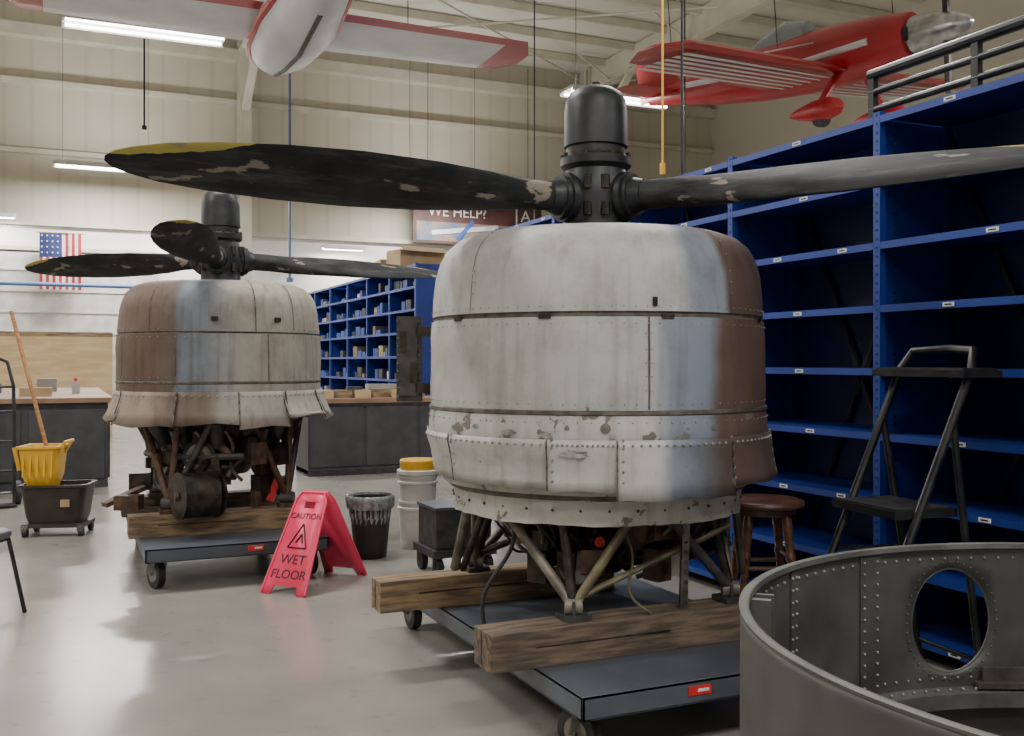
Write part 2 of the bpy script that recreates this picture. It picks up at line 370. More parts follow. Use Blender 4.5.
b.obj('plywood_partition',loc=(-.35,21.5,0))
b=MB()
b.box((-.5,0,.06),(.3,.25,.12),cl[1]); b.box((.2,.4,.09),(.25,.25,.18),cl[0]); b.cyl((.55,-.8,0),(.55,-.8,.16),.05,cl[6]); b.cyl((.55,-.8,.16),(.55,-.8,.2),.02,M_redlabel); b.box((.1,-1.6,.05),(.35,.22,.1),M_card)
b.obj('bench_tools',loc=(-.37,14.95,1.041))

# ---------------------------------------------------------------- flag & banner
M_fr=mat('flag_red',(.35,.02,.03),None,4,.8); M_fw=mat('flag_white',(.6,.58,.55),None,4,.8); M_fb=mat('flag_blue',(.02,.03,.12),None,4,.8)
b=MB(); w=.95/13
def fy(x,z): return .05*math.sin(x*9+z*1.5)*(.3+.5*(4.75-z)/1.4)
for i in range(13):
    for k in range(14):
        x0=-.475+i*w; z0=4.75-k*.1; m=M_fr if i%2==0 else M_fw
        if i<7 and k<6: m=M_fb
        b.poly([(x0,fy(x0,z0),z0),(x0+w,fy(x0+w,z0),z0),(x0+w,fy(x0+w,z0-.1),z0-.1),(x0,fy(x0,z0-.1),z0-.1)],m)
for i in range(4):
    for k in range(4): b.ball((-.42+i*.12,-.04,4.68-k*.14),.022,M_fw,1,(1,.3,1))
b.cyl((-.55,0,4.76),(.55,0,4.76),.015,M_wood,seg=8)
b.obj('american_flag',loc=(.0,27.3,-.1))
M_ban=mat('banner_brown',(.050,.018,.014),(.08,.03,.025),2,.6)
e=empty('wall_banner',(11.3,27.4,5.70))
b=MB(); b.box((0,0,0),(4.1,.03,1.6),M_ban); b.box((-.3,-.02,-.45),(3.3,.01,.55),mat('banner_photo',(.06,.10,.16),(.20,.13,.09),2,.6))
b.bar((-1.5,-.04,-.5),(.6,-.04,-.25),.02,.14,cl[6]); b.bar((-.7,-.05,-.65),(-.2,-.05,-.1),.02,.12,cl[5]); b.bar((.2,-.05,-.5),(1.2,-.05,-.35),.02,.12,M_redlabel)
b.box((1.5,-.03,.12),(.62,.02,.62),M_fw); b.box((1.5,-.045,.12),(.54,.02,.54),M_ban)
b.cyl((-1.6,0,.75),(-1.6,0,4.6),.01,M_gunmetal,seg=6); b.cyl((1.6,0,.75),(1.6,0,4.6),.01,M_gunmetal,seg=6)
b.obj('sheet',parent=e)
text('slogan','WE HELP?',.42,M_fw,e,(-.7,-.06,.12),(rad(90),0,0)); text('logo','A',.5,M_fw,e,(1.5,-.06,.12),(rad(90),0,0))

# ---------------------------------------------------------------- propeller
def blademat():
    m,nt,b=newmat('propeller_blade_paint'); N=nt.nodes;K=nt.links; b.inputs['Roughness'].default_value=.65; b.inputs['Specular IOR Level'].default_value=.12
    tc=N.new('ShaderNodeTexCoord'); n=N.new('ShaderNodeTexNoise'); n.inputs['Scale'].default_value=5; n.inputs['Detail'].default_value=8
    K.new(tc.outputs['Object'],n.inputs['Vector'])
    r=N.new('ShaderNodeValToRGB'); r.color_ramp.elements[0].position=.3; r.color_ramp.elements[1].position=.7
    r.color_ramp.elements[0].color=(.013,.014,.016,1); r.color_ramp.elements[1].color=(.036,.036,.038,1); K.new(n.outputs['Fac'],r.inputs[0])
    sx=N.new('ShaderNodeSeparateXYZ'); K.new(tc.outputs['Object'],sx.inputs[0])
    ad=N.new('ShaderNodeMath'); ad.operation='MULTIPLY_ADD'; ad.inputs[1].default_value=.3; K.new(n.outputs['Fac'],ad.inputs[0]); K.new(sx.outputs['X'],ad.inputs[2])
    ay=N.new('ShaderNodeMath'); ay.operation='MULTIPLY_ADD'; ay.inputs[1].default_value=4.0; K.new(sx.outputs['Y'],ay.inputs[0]); K.new(ad.outputs[0],ay.inputs[2])
    gt=N.new('ShaderNodeMath'); gt.operation='GREATER_THAN'; gt.inputs[1].default_value=2.31; K.new(ay.outputs[0],gt.inputs[0])
    x=N.new('ShaderNodeMix'); x.data_type='RGBA'; K.new(gt.outputs[0],x.inputs['Factor']); K.new(r.outputs[0],x.inputs['A']); x.inputs['B'].default_value=(.42,.35,.09,1)
    mp0=N.new('ShaderNodeMapping'); mp0.inputs['Scale'].default_value=(1.2,6,6); K.new(tc.outputs['Object'],mp0.inputs[0])
    n4=N.new('ShaderNodeTexNoise'); n4.inputs['Scale'].default_value=3; n4.inputs['Detail'].default_value=10; n4.inputs['Roughness'].default_value=.7; K.new(mp0.outputs[0],n4.inputs['Vector'])
    m4=N.new('ShaderNodeMapRange'); m4.inputs['From Min'].default_value=.50; m4.inputs['From Max'].default_value=.72; m4.inputs['To Max'].default_value=.45; K.new(n4.outputs['Fac'],m4.inputs['Value'])
    x1=N.new('ShaderNodeMix'); x1.data_type='RGBA'; K.new(m4.outputs[0],x1.inputs['Factor']); K.new(x.outputs['Result'],x1.inputs['A']); x1.inputs['B'].default_value=(.13,.125,.12,1)
    mp=N.new('ShaderNodeMapping'); mp.inputs['Scale'].default_value=(1,2,2); mp.inputs['Location'].default_value=(3.1,1,0); K.new(tc.outputs['Object'],mp.inputs[0])
    n2=N.new('ShaderNodeTexNoise'); n2.inputs['Scale'].default_value=4.2; n2.inputs['Detail'].default_value=7; K.new(mp.outputs[0],n2.inputs['Vector'])
    m3=N.new('ShaderNodeMapRange'); m3.inputs['From Min'].default_value=.63; m3.inputs['From Max'].default_value=.65; m3.inputs['To Max'].default_value=.8; K.new(n2.outputs['Fac'],m3.inputs['Value'])
    x2=N.new('ShaderNodeMix'); x2.data_type='RGBA'; K.new(m3.outputs[0],x2.inputs['Factor']); K.new(x1.outputs['Result'],x2.inputs['A']); x2.inputs['B'].default_value=(.26,.225,.18,1)
    K.new(x2.outputs['Result'],b.inputs['Base Color']); return m
M_blade=blademat()
def propeller(parent,z,angles,R=2.08,dome_mat=None,chord=1.0):
    k=R/2.08
    for a in angles:
        b=MB(); rings=[]
        st=[(.12,.13,.13,40),(.26,.13,.13,40),(.38,.145,.125,40),(.55,.21,.10,38),(.82,.29,.07,34),(1.15,.34,.05,31),(1.45,.345,.038,28),(1.7,.31,.03,26),(1.88,.25,.024,25),(1.99,.175,.018,24),(2.05,.11,.012,24),(2.08,.03,.008,24)]
        for (x,c,t,p) in st:
            rg=[]
            for i in range(20):
                an=2*math.pi*i/20; y=c*chord/2*math.cos(an); zz=t/2*math.sin(an)*(1 if t>.12 else (1-.35*math.cos(an)))
                pr=rad(p); rg.append((x*k,y*math.cos(pr)-zz*math.sin(pr),y*math.sin(pr)+zz*math.cos(pr)))
            rings.append(rg)
        b.loft(rings,M_blade); b.obj('propeller_blade',parent=parent,loc=(0,0,z),rz=rad(a),ang=60)
    b=MB(); dm=dome_mat or M_hub
    b.lathe([(.0,z-.33),(.16,z-.33),(.2,z-.24),(.17,z-.2),(.15,z-.15),(.15,z-.08),(.165,z-.02),(.155,z+.08),(.14,z+.13),(.162,z+.15),(.162,z+.185),(.135,z+.2)],M_hub,48)
    b.lathe([(.135,z+.2),(.135,z+.235),(.147,z+.24),(.145,z+.40),(.138,z+.45),(.12,z+.485),(.08,z+.51),(.03,z+.525),(.0,z+.527)],dm,48)
    b.cyl((0,0,z+.515),(0,0,z+.54),.02,dm)
    for a in angles:
        d=Vector((math.cos(rad(a)),math.sin(rad(a)),0)); zc=Vector((0,0,z))
        b.cyl(zc+d*.08,zc+d*.20,.10,M_hub,seg=28); b.cyl(zc+d*.15,zc+d*.175,.112,M_hub,seg=28); b.cyl(zc+d*.20,zc+d*.25,.085,M_hub,.07,28)
        for s_ in (-1,1):
            t=Vector((-d.y,d.x,0)); 
            for zz in (-.06,0.06): b.cyl(zc+d*.11+t*s_*.11+Vector((0,0,zz-.03)),zc+d*.11+t*s_*.11+Vector((0,0,zz+.03)),.020,M_dark,seg=8)
    for i in range(16):
        a=i*math.pi/8; b.cyl((.152*math.cos(a),.152*math.sin(a),z+.185),(.152*math.cos(a),.152*math.sin(a),z+.205),.01,M_dark,seg=6)
    for i in range(12):
        a=i*math.pi/6; b.cyl((.18*math.cos(a),.18*math.sin(a),z-.24),(.18*math.cos(a),.18*math.sin(a),z-.20),.014,M_dark,seg=6)
    b.obj('propeller_hub',parent=parent)

WH=(.46,.46,.445); WH2=(.42,.43,.43); BL=(.20,.23,.29); BR=(.125,.083,.066)
def rivets(b,r,z,n,a0=0,a1=360,m=None,s=.0035):
    for i in range(n):
        a=rad(a0+(a1-a0)*i/n); b.ball((r*math.cos(a),r*math.sin(a),z),s,m or M_rivet,1)
def vseam(b,a,zr,m=None,w=.006):
    m=m or M_seam; a=rad(a); t=Vector((-math.sin(a),math.cos(a),0))*w/2
    for (r0,z0),(r1,z1) in zip(zr,zr[1:]):
        p=Vector((r0*math.cos(a),r0*math.sin(a),z0)); q=Vector((r1*math.cos(a),r1*math.sin(a),z1))
        b.poly([p-t,p+t,q+t,q-t],m)
def vrivets(b,a,zr,step=.045,off=.012,s=.0032):
    for (r0,z0),(r1,z1) in zip(zr,zr[1:]):
        n=max(1,int(abs(z1-z0)/step))
        for i in range(n):
            f=i/n; r=r0+(r1-r0)*f; z=z0+(z1-z0)*f; aa=rad(a)+off/.75
            b.ball((r*math.cos(aa),r*math.sin(aa),z),s,M_rivet,1)
prof_top=[(.34,1.86),(.36,1.95),(.42,1.995),(.50,2.018),(.57,2.012),(.635,1.988),(.685,1.945),(.715,1.89),(.733,1.82),(.742,1.73),(.748,1.648)]
zr_t=[(.5725,2.013),(.637,1.989),(.687,1.946),(.717,1.891),(.735,1.821),(.744,1.73),(.750,1.65)]
zr_m=[(.7535,1.625),(.7585,1.5),(.7585,1.34),(.7565,1.265)]
def lump(a,z):
    return .003*math.sin(a*11+z*9)+.002*math.sin(a*23-z*17)+.002*math.sin(a*5+z*31)
def tri(x): x=(x/math.pi)%2; return 2*abs(x-1)-1

# ================================================================ ENGINE 1
wx,wy=W(.385,4.6)
E1=empty('radial_aircraft_engine',(wx,wy,0),YAW)
mA=cowlmat('cowl_paint_upper',[(0,WH),(.20,WH),(.308,WH2),(.326,BL),(.356,(.24,.27,.31)),(.364,BR),(.62,BR),(.66,WH)],.73,dlo=.42,dirtamt=.8,bump=.25)
mB=cowlmat('cowl_paint_mid',[(0,WH),(.18,WH),(.282,WH2),(.297,BL),(.335,BL),(.350,BR),(.62,BR),(.66,WH)],.72,dlo=.44,dirtamt=.75,bump=.25)
mC=cowlmat('cowl_paint_flaps',[(0,WH),(.1,WH),(.285,(.50,.49,.46)),(.297,BL),(.325,(.13,.145,.17)),(.345,(.09,.062,.052)),(.62,BR),(.66,WH)],.65,bump=.2,dirtamt=.85)
mBand=cowlmat('cowl_paint_band',[(0,(.50,.495,.47)),(.28,(.50,.495,.47)),(.297,BL),(.335,BL),(.350,BR),(.62,BR),(.66,WH)],.585,bump=.1)
b=MB(); b.lathe(prof_top,mA,128,rf=lambda r,z,a: r+lump(a,z)*.5)
b.lathe([(.748,1.648),(.742,1.640),(.742,1.632),(.752,1.626)],M_seam,128)
b.lathe([(.752,1.626),(.757,1.56),(.757,1.5),(.757,1.42),(.757,1.34),(.755,1.262)],mB,160,rf=lambda r,z,a: r+lump(a,z)*(0.2 if z>1.6 or z<1.27 else .6))
b.lathe([(.757,1.262),(.764,1.258),(.765,1.246),(.758,1.242)],M_seam,128)
b.lathe([(.758,1.25),(.764,1.2),(.766,1.175),(.762,1.13)],mBand,128)
rivets(b,.7495,1.668,100,s=.003); rivets(b,.7545,1.60,100,s=.003); rivets(b,.7575,1.285,100,s=.003); rivets(b,.7645,1.215,90)
for a in (222,312,30,130): vseam(b,a,zr_t,w=.004); vrivets(b,a,zr_t)
for a in (281,190,15,100): vseam(b,a,zr_m,w=.009); vrivets(b,a,zr_m); vrivets(b,a,zr_m,off=-.012)
for a in (287,331,216,250):
    aa=rad(a); R=Matrix.Rotation(aa,3,'Z'); b.box((.752*math.cos(aa),.752*math.sin(aa),1.628),(.012,.05,.018),M_dark,R)
aa=rad(283); b.box((.751*math.cos(aa),.751*math.sin(aa),1.685),(.008,.018,.035),M_dark,Matrix.Rotation(aa,3,'Z'))
aa=rad(268); b.cyl((.762*math.cos(aa),.762*math.sin(aa),1.195),(.77*math.cos(aa),.77*math.sin(aa),1.195),.02,M_steel)
b.obj('cowling',parent=E1)
b=MB()
spans=[(176,215,.735,0),(213,253,.742,.004),(251,274,.760,.010),(271,309,.782,.016),(307.5,347,.80,.004),(345,385,.80,0),(24,68,.8,0),(67,110,.78,0),(109,145,.75,0),(144,177,.72,0)]
def dent(a,z):   # crumpled dents in the front flaps
    s=0
    for (ac,zc,wa,wz,dd) in ((247,1.06,5,.05,.012),(259,1.02,4,.035,.014),(291,1.07,6,.05,.010),(233,1.03,5,.04,.010),(284,.98,4,.03,.009)):
        s-=dd*math.exp(-(((math.degrees(a)-ac)/wa)**2+((z-zc)/wz)**2))
    return s
for i,(a0,a1,rb,o_) in enumerate(spans):
    n=30; zb=[.962,.955,.950,.918,.955][i] if i<5 else .945
    P=[(.770+o_,1.150),(.772+o_,1.12),(.766+o_+(rb-.764)*.35,1.07),(.764+o_+(rb-.764)*.55,1.03),(.764+o_+(rb-.764)*.75,.99),(rb+o_,zb)]
    def rf(r,z,a,ph=i): return r+dent(a,z)+(.005*tri(a*13+ph*2)+.003*tri(a*31+z*20+ph))*max(0,(1.13-z))/.2
    def zf(r,z,a,ph=i): return z+.004*tri(a*23+ph) if z<.97 else z
    b.lathe(P,mC,n,a0=rad(a0),a1=rad(a1),rf=rf,zf=zf)
    e0=[(r+.0045,z) for r,z in P]
    vseam(b,a0+.2,e0,w=.004); vseam(b,a1-.2,e0,w=.004)
    vrivets(b,a0+1.8,e0,off=0); rivets(b,.7755+o_,1.13,14,a0+2,a1-1)
b.obj('cowl_flaps',parent=E1,solid=.006)
b=MB()
M_patch=mat('bare_patch',(.17,.17,.165),(.34,.32,.29),14,.5,.3,lo=.45,hi=.55)
M_alu=mat('bare_aluminium',(.62,.62,.62),(.42,.42,.42),22,.28,.95,bump=.3)
for (ac,zc,wa,hz,rr,mm) in ((259,1.095,4.0,.016,.787,M_patch),(259,1.092,3.3,.011,.7885,M_alu),(251,1.165,1.8,.018,.775,M_patch),(239,1.175,2.2,.012,.7725,M_patch),(257,1.195,.9,.010,.769,M_patch),(270,1.165,1.2,.008,.775,M_patch),(226,1.19,1.4,.010,.769,M_patch),(303,1.19,1.2,.010,.769,M_patch)):
    pts=[]
    for i in range(26):
        t=2*math.pi*i/26; k=random.uniform(.6,1.3); a=rad(ac+wa*k*math.cos(t)); z=zc+hz*k*math.sin(t)
        pts.append((rr*math.cos(a),rr*math.sin(a),z))
    b.poly(pts,mm)
b.obj('bare_metal_patches',parent=E1)
mD=cowlmat('firewall_ring_paint',[(0,(.44,.425,.39)),(.5,(.44,.425,.39)),(.9,(.44,.42,.38)),(1,(.44,.425,.39))],.59)
b=MB()
def lz(r,z,a): return z+(.0022*math.sin(a*9)+.0015*math.sin(a*31) if z<.84 and .6<r<.7 else 0)
b.lathe([(.70,1.05),(.705,.95),(.70,.925),(.668,.92),(.664,.90),(.655,.89),(.650,.83),(.655,.80),(.62,.795),(.55,.82),(.0,.83)],mD,120,rf=lambda r,z,a:r+(lump(a,z)*1.3 if .6<r<.69 else 0),zf=lz)
b.lathe([(.668,.927),(.678,.92),(.678,.908),(.668,.90)],M_seam,96)
rivets(b,.655,.86,36,s=.007,m=M_brownmetal)
b.lathe([(.0,.68),(.22,.70),(.3,.76),(.34,.83)],M_dark,40)
b.lathe([(.0,.5),(.12,.5),(.14,.55),(.13,.68),(.2,.7)],M_dark,32)
for i in range(9):
    a=i*2*math.pi/9+.2; r=.46
    b.cyl((r*math.cos(a),r*math.sin(a),.83),(r*.8*math.cos(a),r*.8*math.sin(a),.68),.05,M_brownmetal if i%2 else M_dark,seg=12)
    b.cyl((r*.8*math.cos(a),r*.8*math.sin(a),.68),(.2*math.cos(a+.3),.2*math.sin(a+.3),.55),.032,M_dark,seg=10)
for i in range(40):
    a=random.uniform(0,6.28); r=random.uniform(.15,.55); b.box((r*math.cos(a),r*math.sin(a),random.uniform(.58,.79)),(random.uniform(.05,.15),random.uniform(.05,.12),random.uniform(.05,.16)),random.choice([M_dark,M_gunmetal,M_brownmetal,M_dark]),Matrix.Rotation(a,3,'Z'))
b.cyl((-.02,-.40,.70),(-.02,-.44,.70),.022,M_redlabel,seg=16); b.cyl((.3,-.2,.52),(.3,-.2,.64),.06,M_pail,seg=16); b.cyl((-.12,-.36,.56),(-.12,-.46,.60),.07,M_gunmetal,seg=20)
b.obj('accessory_section',parent=E1)
b=MB()
feet=[L(-.38,-.5),L(.38,-.5),L(-.38,.53),L(.38,.53)]
zt=.425
for q,(fx,fy_) in enumerate(feet):
    b.box((fx,fy_,zt+.012),(.11,.11,.02),M_gunmetal,Matrix.Rotation(-YAW,3,'Z')); b.cyl((fx-.035,fy_,zt+.05),(fx+.035,fy_,zt+.05),.035,M_strut)
    b.box((fx,fy_-.03,zt+.04),(.012,.03,.07),M_gunmetal); 
    an=math.atan2(fy_,fx)
    for d,mm in ((-.62,M_gunmetal if q%2 else M_strut),(.42,M_struty),(-.1,M_dark)):
        b.cyl((fx,fy_,zt+.05),(.56*math.cos(an+d),.56*math.sin(an+d),.83),.021,mm,seg=12)
        b.cyl((.545*math.cos(an+d),.545*math.sin(an+d),.79),(.565*math.cos(an+d),.565*math.sin(an+d),.85),.034,M_gunmetal,seg=12)
b.bar((.33,-.42,zt),(.335,-.46,.84),.045,.03,M_steel)
for k in range(9): b.cyl((.334,-.47,zt+.03+k*.042),(.334,-.462,zt+.03+k*.042),.009,M_black,seg=8)
b.cyl((feet[0][0],feet[0][1],.5),(feet[1][0],feet[1][1],.75),.014,M_struty,seg=8)
b.cyl((feet[2][0],feet[2][1],.5),(0,.2,.75),.018,M_dark,seg=8)
b.cyl((.62,-.1,.8),(.70,.12,.46),.02,M_strut,seg=8); b.cyl((.55,-.25,.8),(.6,.0,.46),.014,M_steel,seg=8)
b.cyl((-.58,-.05,.82),(-.66,.22,.46),.024,M_strut,seg=10); b.cyl((-.5,-.2,.82),(-.62,.2,.46),.018,M_dark,seg=10)
b.cyl((.2,.1,.44),(.62,-.02,.62),.012,M_steel,seg=8)
b.obj('engine_mount_struts',parent=E1)
b=MB()
def cable(p0,p1,sag,r,m,n=14):
    p0=Vector(p0);p1=Vector(p1);pts=[]
    for i in range(n+1):
        t=i/n; p=p0.lerp(p1,t); p.z-=sag*4*t*(1-t); p.x+=.03*math.sin(t*7); pts.append(p)
    b.tube(pts,r,m,8)
for i in range(24):
    a=random.uniform(math.pi*.9,2.1*math.pi); a2=a+random.uniform(-.8,.8)
    cable((.55*math.cos(a),.55*math.sin(a),.82),(.25*math.cos(a2),.25*math.sin(a2),random.uniform(.55,.75)),random.uniform(.02,.13),random.choice([.006,.009,.014]),random.choice([M_black,M_dark,M_black,M_steel,M_struty]))
cable((-.38,-.42,.80),(-.52,-.36,.30),.0,.009,M_black); cable((.05,-.5,.8),(.16,-.54,.43),.05,.006,M_struty)
b.obj('hoses_and_wiring',parent=E1)
b=MB()
b.box((-.895,.38,1.465),(.12,.10,.42),M_gunmetal); b.box((-.895,.325,1.465),(.09,.02,.36),M_gunmetal)
b.box((-.79,.34,1.60),(.14,.05,.05),M_dark); b.box((-.79,.34,1.32),(.14,.05,.05),M_dark)
for k in range(10): b.ball((-.945,.325,1.28+k*.041),.006,M_steel); b.ball((-.845,.325,1.28+k*.041),.006,M_steel)
b.box((-.92,.312,1.55),(.03,.01,.1),M_dark); b.box((-.87,.312,1.4),(.03,.01,.1),M_dark)
b.obj('hinged_side_bracket',parent=E1)
propeller(E1,2.195,(207,326,87),2.10)
b=MB(); b.lathe([(.34,1.87),(.33,1.9),(.26,1.93),(.2,1.95),(.0,1.96)],M_dark,40); b.obj('reduction_gear_nose_case',parent=E1)

# ================================================================ ENGINE 2
wx,wy=W(-2.14,7.35)
E2=empty('radial_aircraft_engine',(wx,wy,0),YAW); E2.scale=(.95,.95,1)
BR2=(.13,.082,.064); TAN=(.36,.33,.28)
m2A=cowlmat('cowl2_paint_upper',[(0,BR2),(.20,BR2),(.225,(.10,.08,.07)),(.238,(.15,.17,.21)),(.275,(.19,.205,.235)),(.295,(.27,.27,.265)),(.325,TAN),(.8,TAN),(1,BR2)],.68,dirtamt=.9,dlo=.42,bump=.25,streak=.75)
m2B=cowlmat('cowl2_paint_flaps',[(0,(.28,.235,.19)),(.18,(.28,.225,.175)),(.225,(.13,.09,.07)),(.275,(.15,.11,.085)),(.295,(.30,.28,.25)),(.33,(.38,.35,.31)),(.8,(.38,.35,.31)),(1,(.28,.235,.19))],.63,dlo=.42,bump=.15,streak=.8)
b=MB()
b.lathe(prof_top[:-1]+[(.748,1.655)],m2A,112,rf=lambda r,z,a:r+lump(a+1,z)*.6)
b.lathe([(.748,1.655),(.742,1.648),(.752,1.642)],M_seam,112)
b.lathe([(.752,1.642),(.757,1.55),(.757,1.45),(.757,1.32)],m2A,112,rf=lambda r,z,a: r+lump(a+1,z)*(0.1 if z>1.6 or z<1.33 else .6))
b.lathe([(.757,1.32),(.762,1.316),(.762,1.306),(.757,1.30)],M_seam,112)
b.lathe([(.757,1.30),(.76,1.22)],m2A,112)
rivets(b,.7495,1.675,70,s=.004); rivets(b,.7545,1.62,70,s=.004); rivets(b,.758,1.345,70,s=.004)
for a in (245,305,330,20): vseam(b,a,zr_t,w=.008); vrivets(b,a,zr_t,.05)
for a in (262,312,220): vseam(b,a,[(.7545,1.64),(.761,1.5),(.761,1.32)],w=.008)
for a in (283,318):
    aa=rad(a); b.box((.75*math.cos(aa),.75*math.sin(aa),1.74),(.012,.05,.03),M_dark,Matrix.Rotation(aa,3,'Z'))
b.obj('cowling',parent=E2)
b=MB()
spans=[(190,226,.84,1.05),(223,264,.83,1.02),(261,298,.815,1.035),(295,322,.825,1.01),(320,352,.86,1.08),(349,387,.85,1.05),(25,62,.84,1.02),(60,102,.84,1.03),(100,147,.84,1.0),(145,192,.84,1.0)]
for i,(a0,a1,rb,zb) in enumerate(spans):
    o_=.007*(i%2)
    pr=[(.762+o_,1.25),(.766+o_,1.22),(.762+(rb-.762)*.30+o_,1.17),(.762+(rb-.762)*.65+o_,1.10),(rb+o_,zb)]
    def rf(r,z,a,ph=i): return r+.006*tri(a*9+ph*1.3)*max(0,(1.2-z))/.2
    def zf(r,z,a,ph=i): return z+(.010*tri(a*11+ph) if z<1.09 else 0)
    b.lathe(pr,m2B,18,a0=rad(a0),a1=rad(a1),rf=rf,zf=zf); rivets(b,.77+o_,1.22,8,a0+2,a1-1,s=.004)
    e0=[(r+.006,z) for r,z in pr]; vseam(b,a0+.2,e0,w=.007); vseam(b,a1-.2,e0,w=.007)
b.obj('cowl_flaps',parent=E2,solid=.008)
b=MB()
b.lathe([(.0,1.02),(.62,1.04),(.74,1.15)],M_dark,64)
b.lathe([(.0,.62),(.2,.64),(.28,.72),(.42,.84),(.5,.98),(.52,1.03)],M_dark,40)
for i in range(14):
    a=i*2*math.pi/14; r=.58
    b.cyl((r*math.cos(a),r*math.sin(a),1.05),(r*.85*math.cos(a),r*.85*math.sin(a),.88),.055,M_gunmetal if i%2 else M_dark,seg=12)
    b.tube([(r*.85*math.cos(a),r*.85*math.sin(a),.9),(r*.9*math.cos(a+.15),r*.9*math.sin(a+.15),.82),(.4*math.cos(a+.3),.4*math.sin(a+.3),.76)],.035,M_brownmetal if i%3 else M_steel,10)
for i in range(44):
    a=random.uniform(math.pi*.9,2.1*math.pi); r=random.uniform(.25,.6); b.box((r*math.cos(a),r*math.sin(a),random.uniform(.55,.95)),(random.uniform(.05,.16),random.uniform(.05,.14),random.uniform(.05,.18)),random.choice([M_dark,M_gunmetal,M_brownmetal,M_dark]),Matrix.Rotation(a,3,'Z'))
b.cyl((.0,-.42,.80),(.0,-.54,.80),.12,M_dark,seg=28); b.cyl((.0,-.54,.80),(.0,-.55,.80),.09,M_steel,seg=24); b.cyl((.0,-.55,.80),(.0,-.56,.80),.05,M_dark,seg=24)
for i in range(26):
    a=random.uniform(math.pi,2*math.pi); a2=a+random.uniform(-.8,.8)
    cable((.55*math.cos(a),.55*math.sin(a),.98),(.4*math.cos(a2),.4*math.sin(a2),random.uniform(.5,.75)),random.uniform(.0,.1),random.choice([.008,.012,.018]),random.choice([M_black,M_brownmetal,M_dark,M_steel,M_strut]))
b.obj('accessory_section',parent=E2)
b=MB()
feet=[L(-.42,-.45),L(.42,-.45),L(-.42,.55),L(.42,.55)]
for (fx,fy_) in feet:
    b.box((fx,fy_,zt+.015),(.14,.14,.025),M_brownmetal,Matrix.Rotation(-YAW,3,'Z')); b.cyl((fx-.05,fy_,zt+.06),(fx+.05,fy_,zt+.06),.045,M_gunmetal)
    an=math.atan2(fy_,fx)
    for d in (-.5,.1,.5): b.cyl((fx,fy_,zt+.06),(.60*math.cos(an+d),.60*math.sin(an+d),1.04),.024,M_brownmetal if d<.3 else M_gunmetal,seg=12)
b.tube([(.54*math.cos(i*math.pi/16),.54*math.sin(i*math.pi/16),.80) for i in range(32)],.025,M_gunmetal,8,closed=True)
b.box((-.55,-.42,.475),(.18,.12,.1),M_brownmetal); b.bar((-.72,-.45,.46),(-.5,-.25,.56),.1,.03,M_brownmetal); b.bar((.43,-.20,.46),(.50,-.2,.64),.05,.05,M_redlabel); b.cyl((.35,-.3,.43),(.35,-.3,.54),.04,M_brownmetal)
dx=.05
b.cyl((dx-.10,-.80,.565),(dx+.10,-.66,.565),.150,M_dark,seg=36); b.cyl((dx-.112,-.81,.565),(dx-.10,-.80,.565),.158,M_dark,seg=36); b.cyl((dx+.10,-.66,.565),(dx+.11,-.65,.565),.158,M_dark,seg=36)
b.cyl((dx-.13,-.82,.565),(dx-.11,-.81,.565),.03,M_brownmetal); b.cyl((dx,-.72,.6),(dx+.03,-.3,.72),.05,M_dark); b.bar((dx,-.72,.70),(dx+.03,-.4,.85),.05,.03,M_dark)
b.obj('engine_mount_struts',parent=E2)
propeller(E2,2.20,(277,157,37),2.06,chord=.9)
b=MB(); b.lathe([(.34,1.87),(.33,1.9),(.26,1.93),(.2,1.95),(.0,1.96)],M_dark,40); b.obj('reduction_gear_nose_case',parent=E2)

# ---------------------------------------------------------------- carts & timbers
def cart(u0,u1,v0,v1,labelu):
    cu,cv=(u0+u1)/2,(v0+v1)/2; w=u1-u0; l=v1-v0
    e=empty('platform_cart',(cu,cv,0)); b=MB()
    b.box((0,0,.272),(w,l,.012),M_cart)
    for s_ in (-1,1):
        b.box((0,s_*(l/2-.006),.235),(w,.012,.085),M_cart); b.box((s_*(w/2-.006),0,.235),(.012,l,.085),M_cart)
        b.box((0,s_*(l/2-.02),.195),(w,.04,.008),M_cart); b.box((s_*(w/2-.02),0,.195),(.04,l,.008),M_cart)
        b.box((0,s_*l/5,.24),(w-.03,.05,.05),M_cart)
    b.box((labelu,-l/2-.002,.24),(.10,.004,.035),M_redlabel); b.box((labelu+.015,-l/2-.005,.24),(.05,.003,.012),M_label)
    b.obj('deck',parent=e,bevel=.004)
    for sx in (-1,1):
        for sy in (-1,1):
            b=MB(); x=sx*(w/2-.09); y=sy*(l/2-.14); tr=.0 if sy>0 else .35
            R=Matrix.Rotation(tr,3,'Z')
            def T(p): q=R@Vector(p); return (q.x+x,q.y+y,q.z)
            b.box((x,y,.235),(.1,.11,.05),M_steel,R)
            b.cyl((x,y,.185),(x,y,.215),.035,M_steel)
            for k in (-1,1): b.bar(T((k*.034,0,.19)),T((k*.034,.03,.09)),.006,.05,M_steel)
            b.box(T((0,0,.188)),(.075,.06,.008),M_steel,R)
            b.cyl(T((-.024,.03,.092)),T((.024,.03,.092)),.092,M_black,seg=32); b.cyl(T((-.027,.03,.092)),T((.027,.03,.092)),.055,M_steel,seg=24); b.cyl(T((-.042,.03,.092)),T((.042,.03,.092)),.012,M_steel)
            b.obj('caster',parent=e,bevel=.004)
cart(1.66,2.84,3.08,5.30,-.10)
cart(.48,1.64,6.62,8.62,.1)
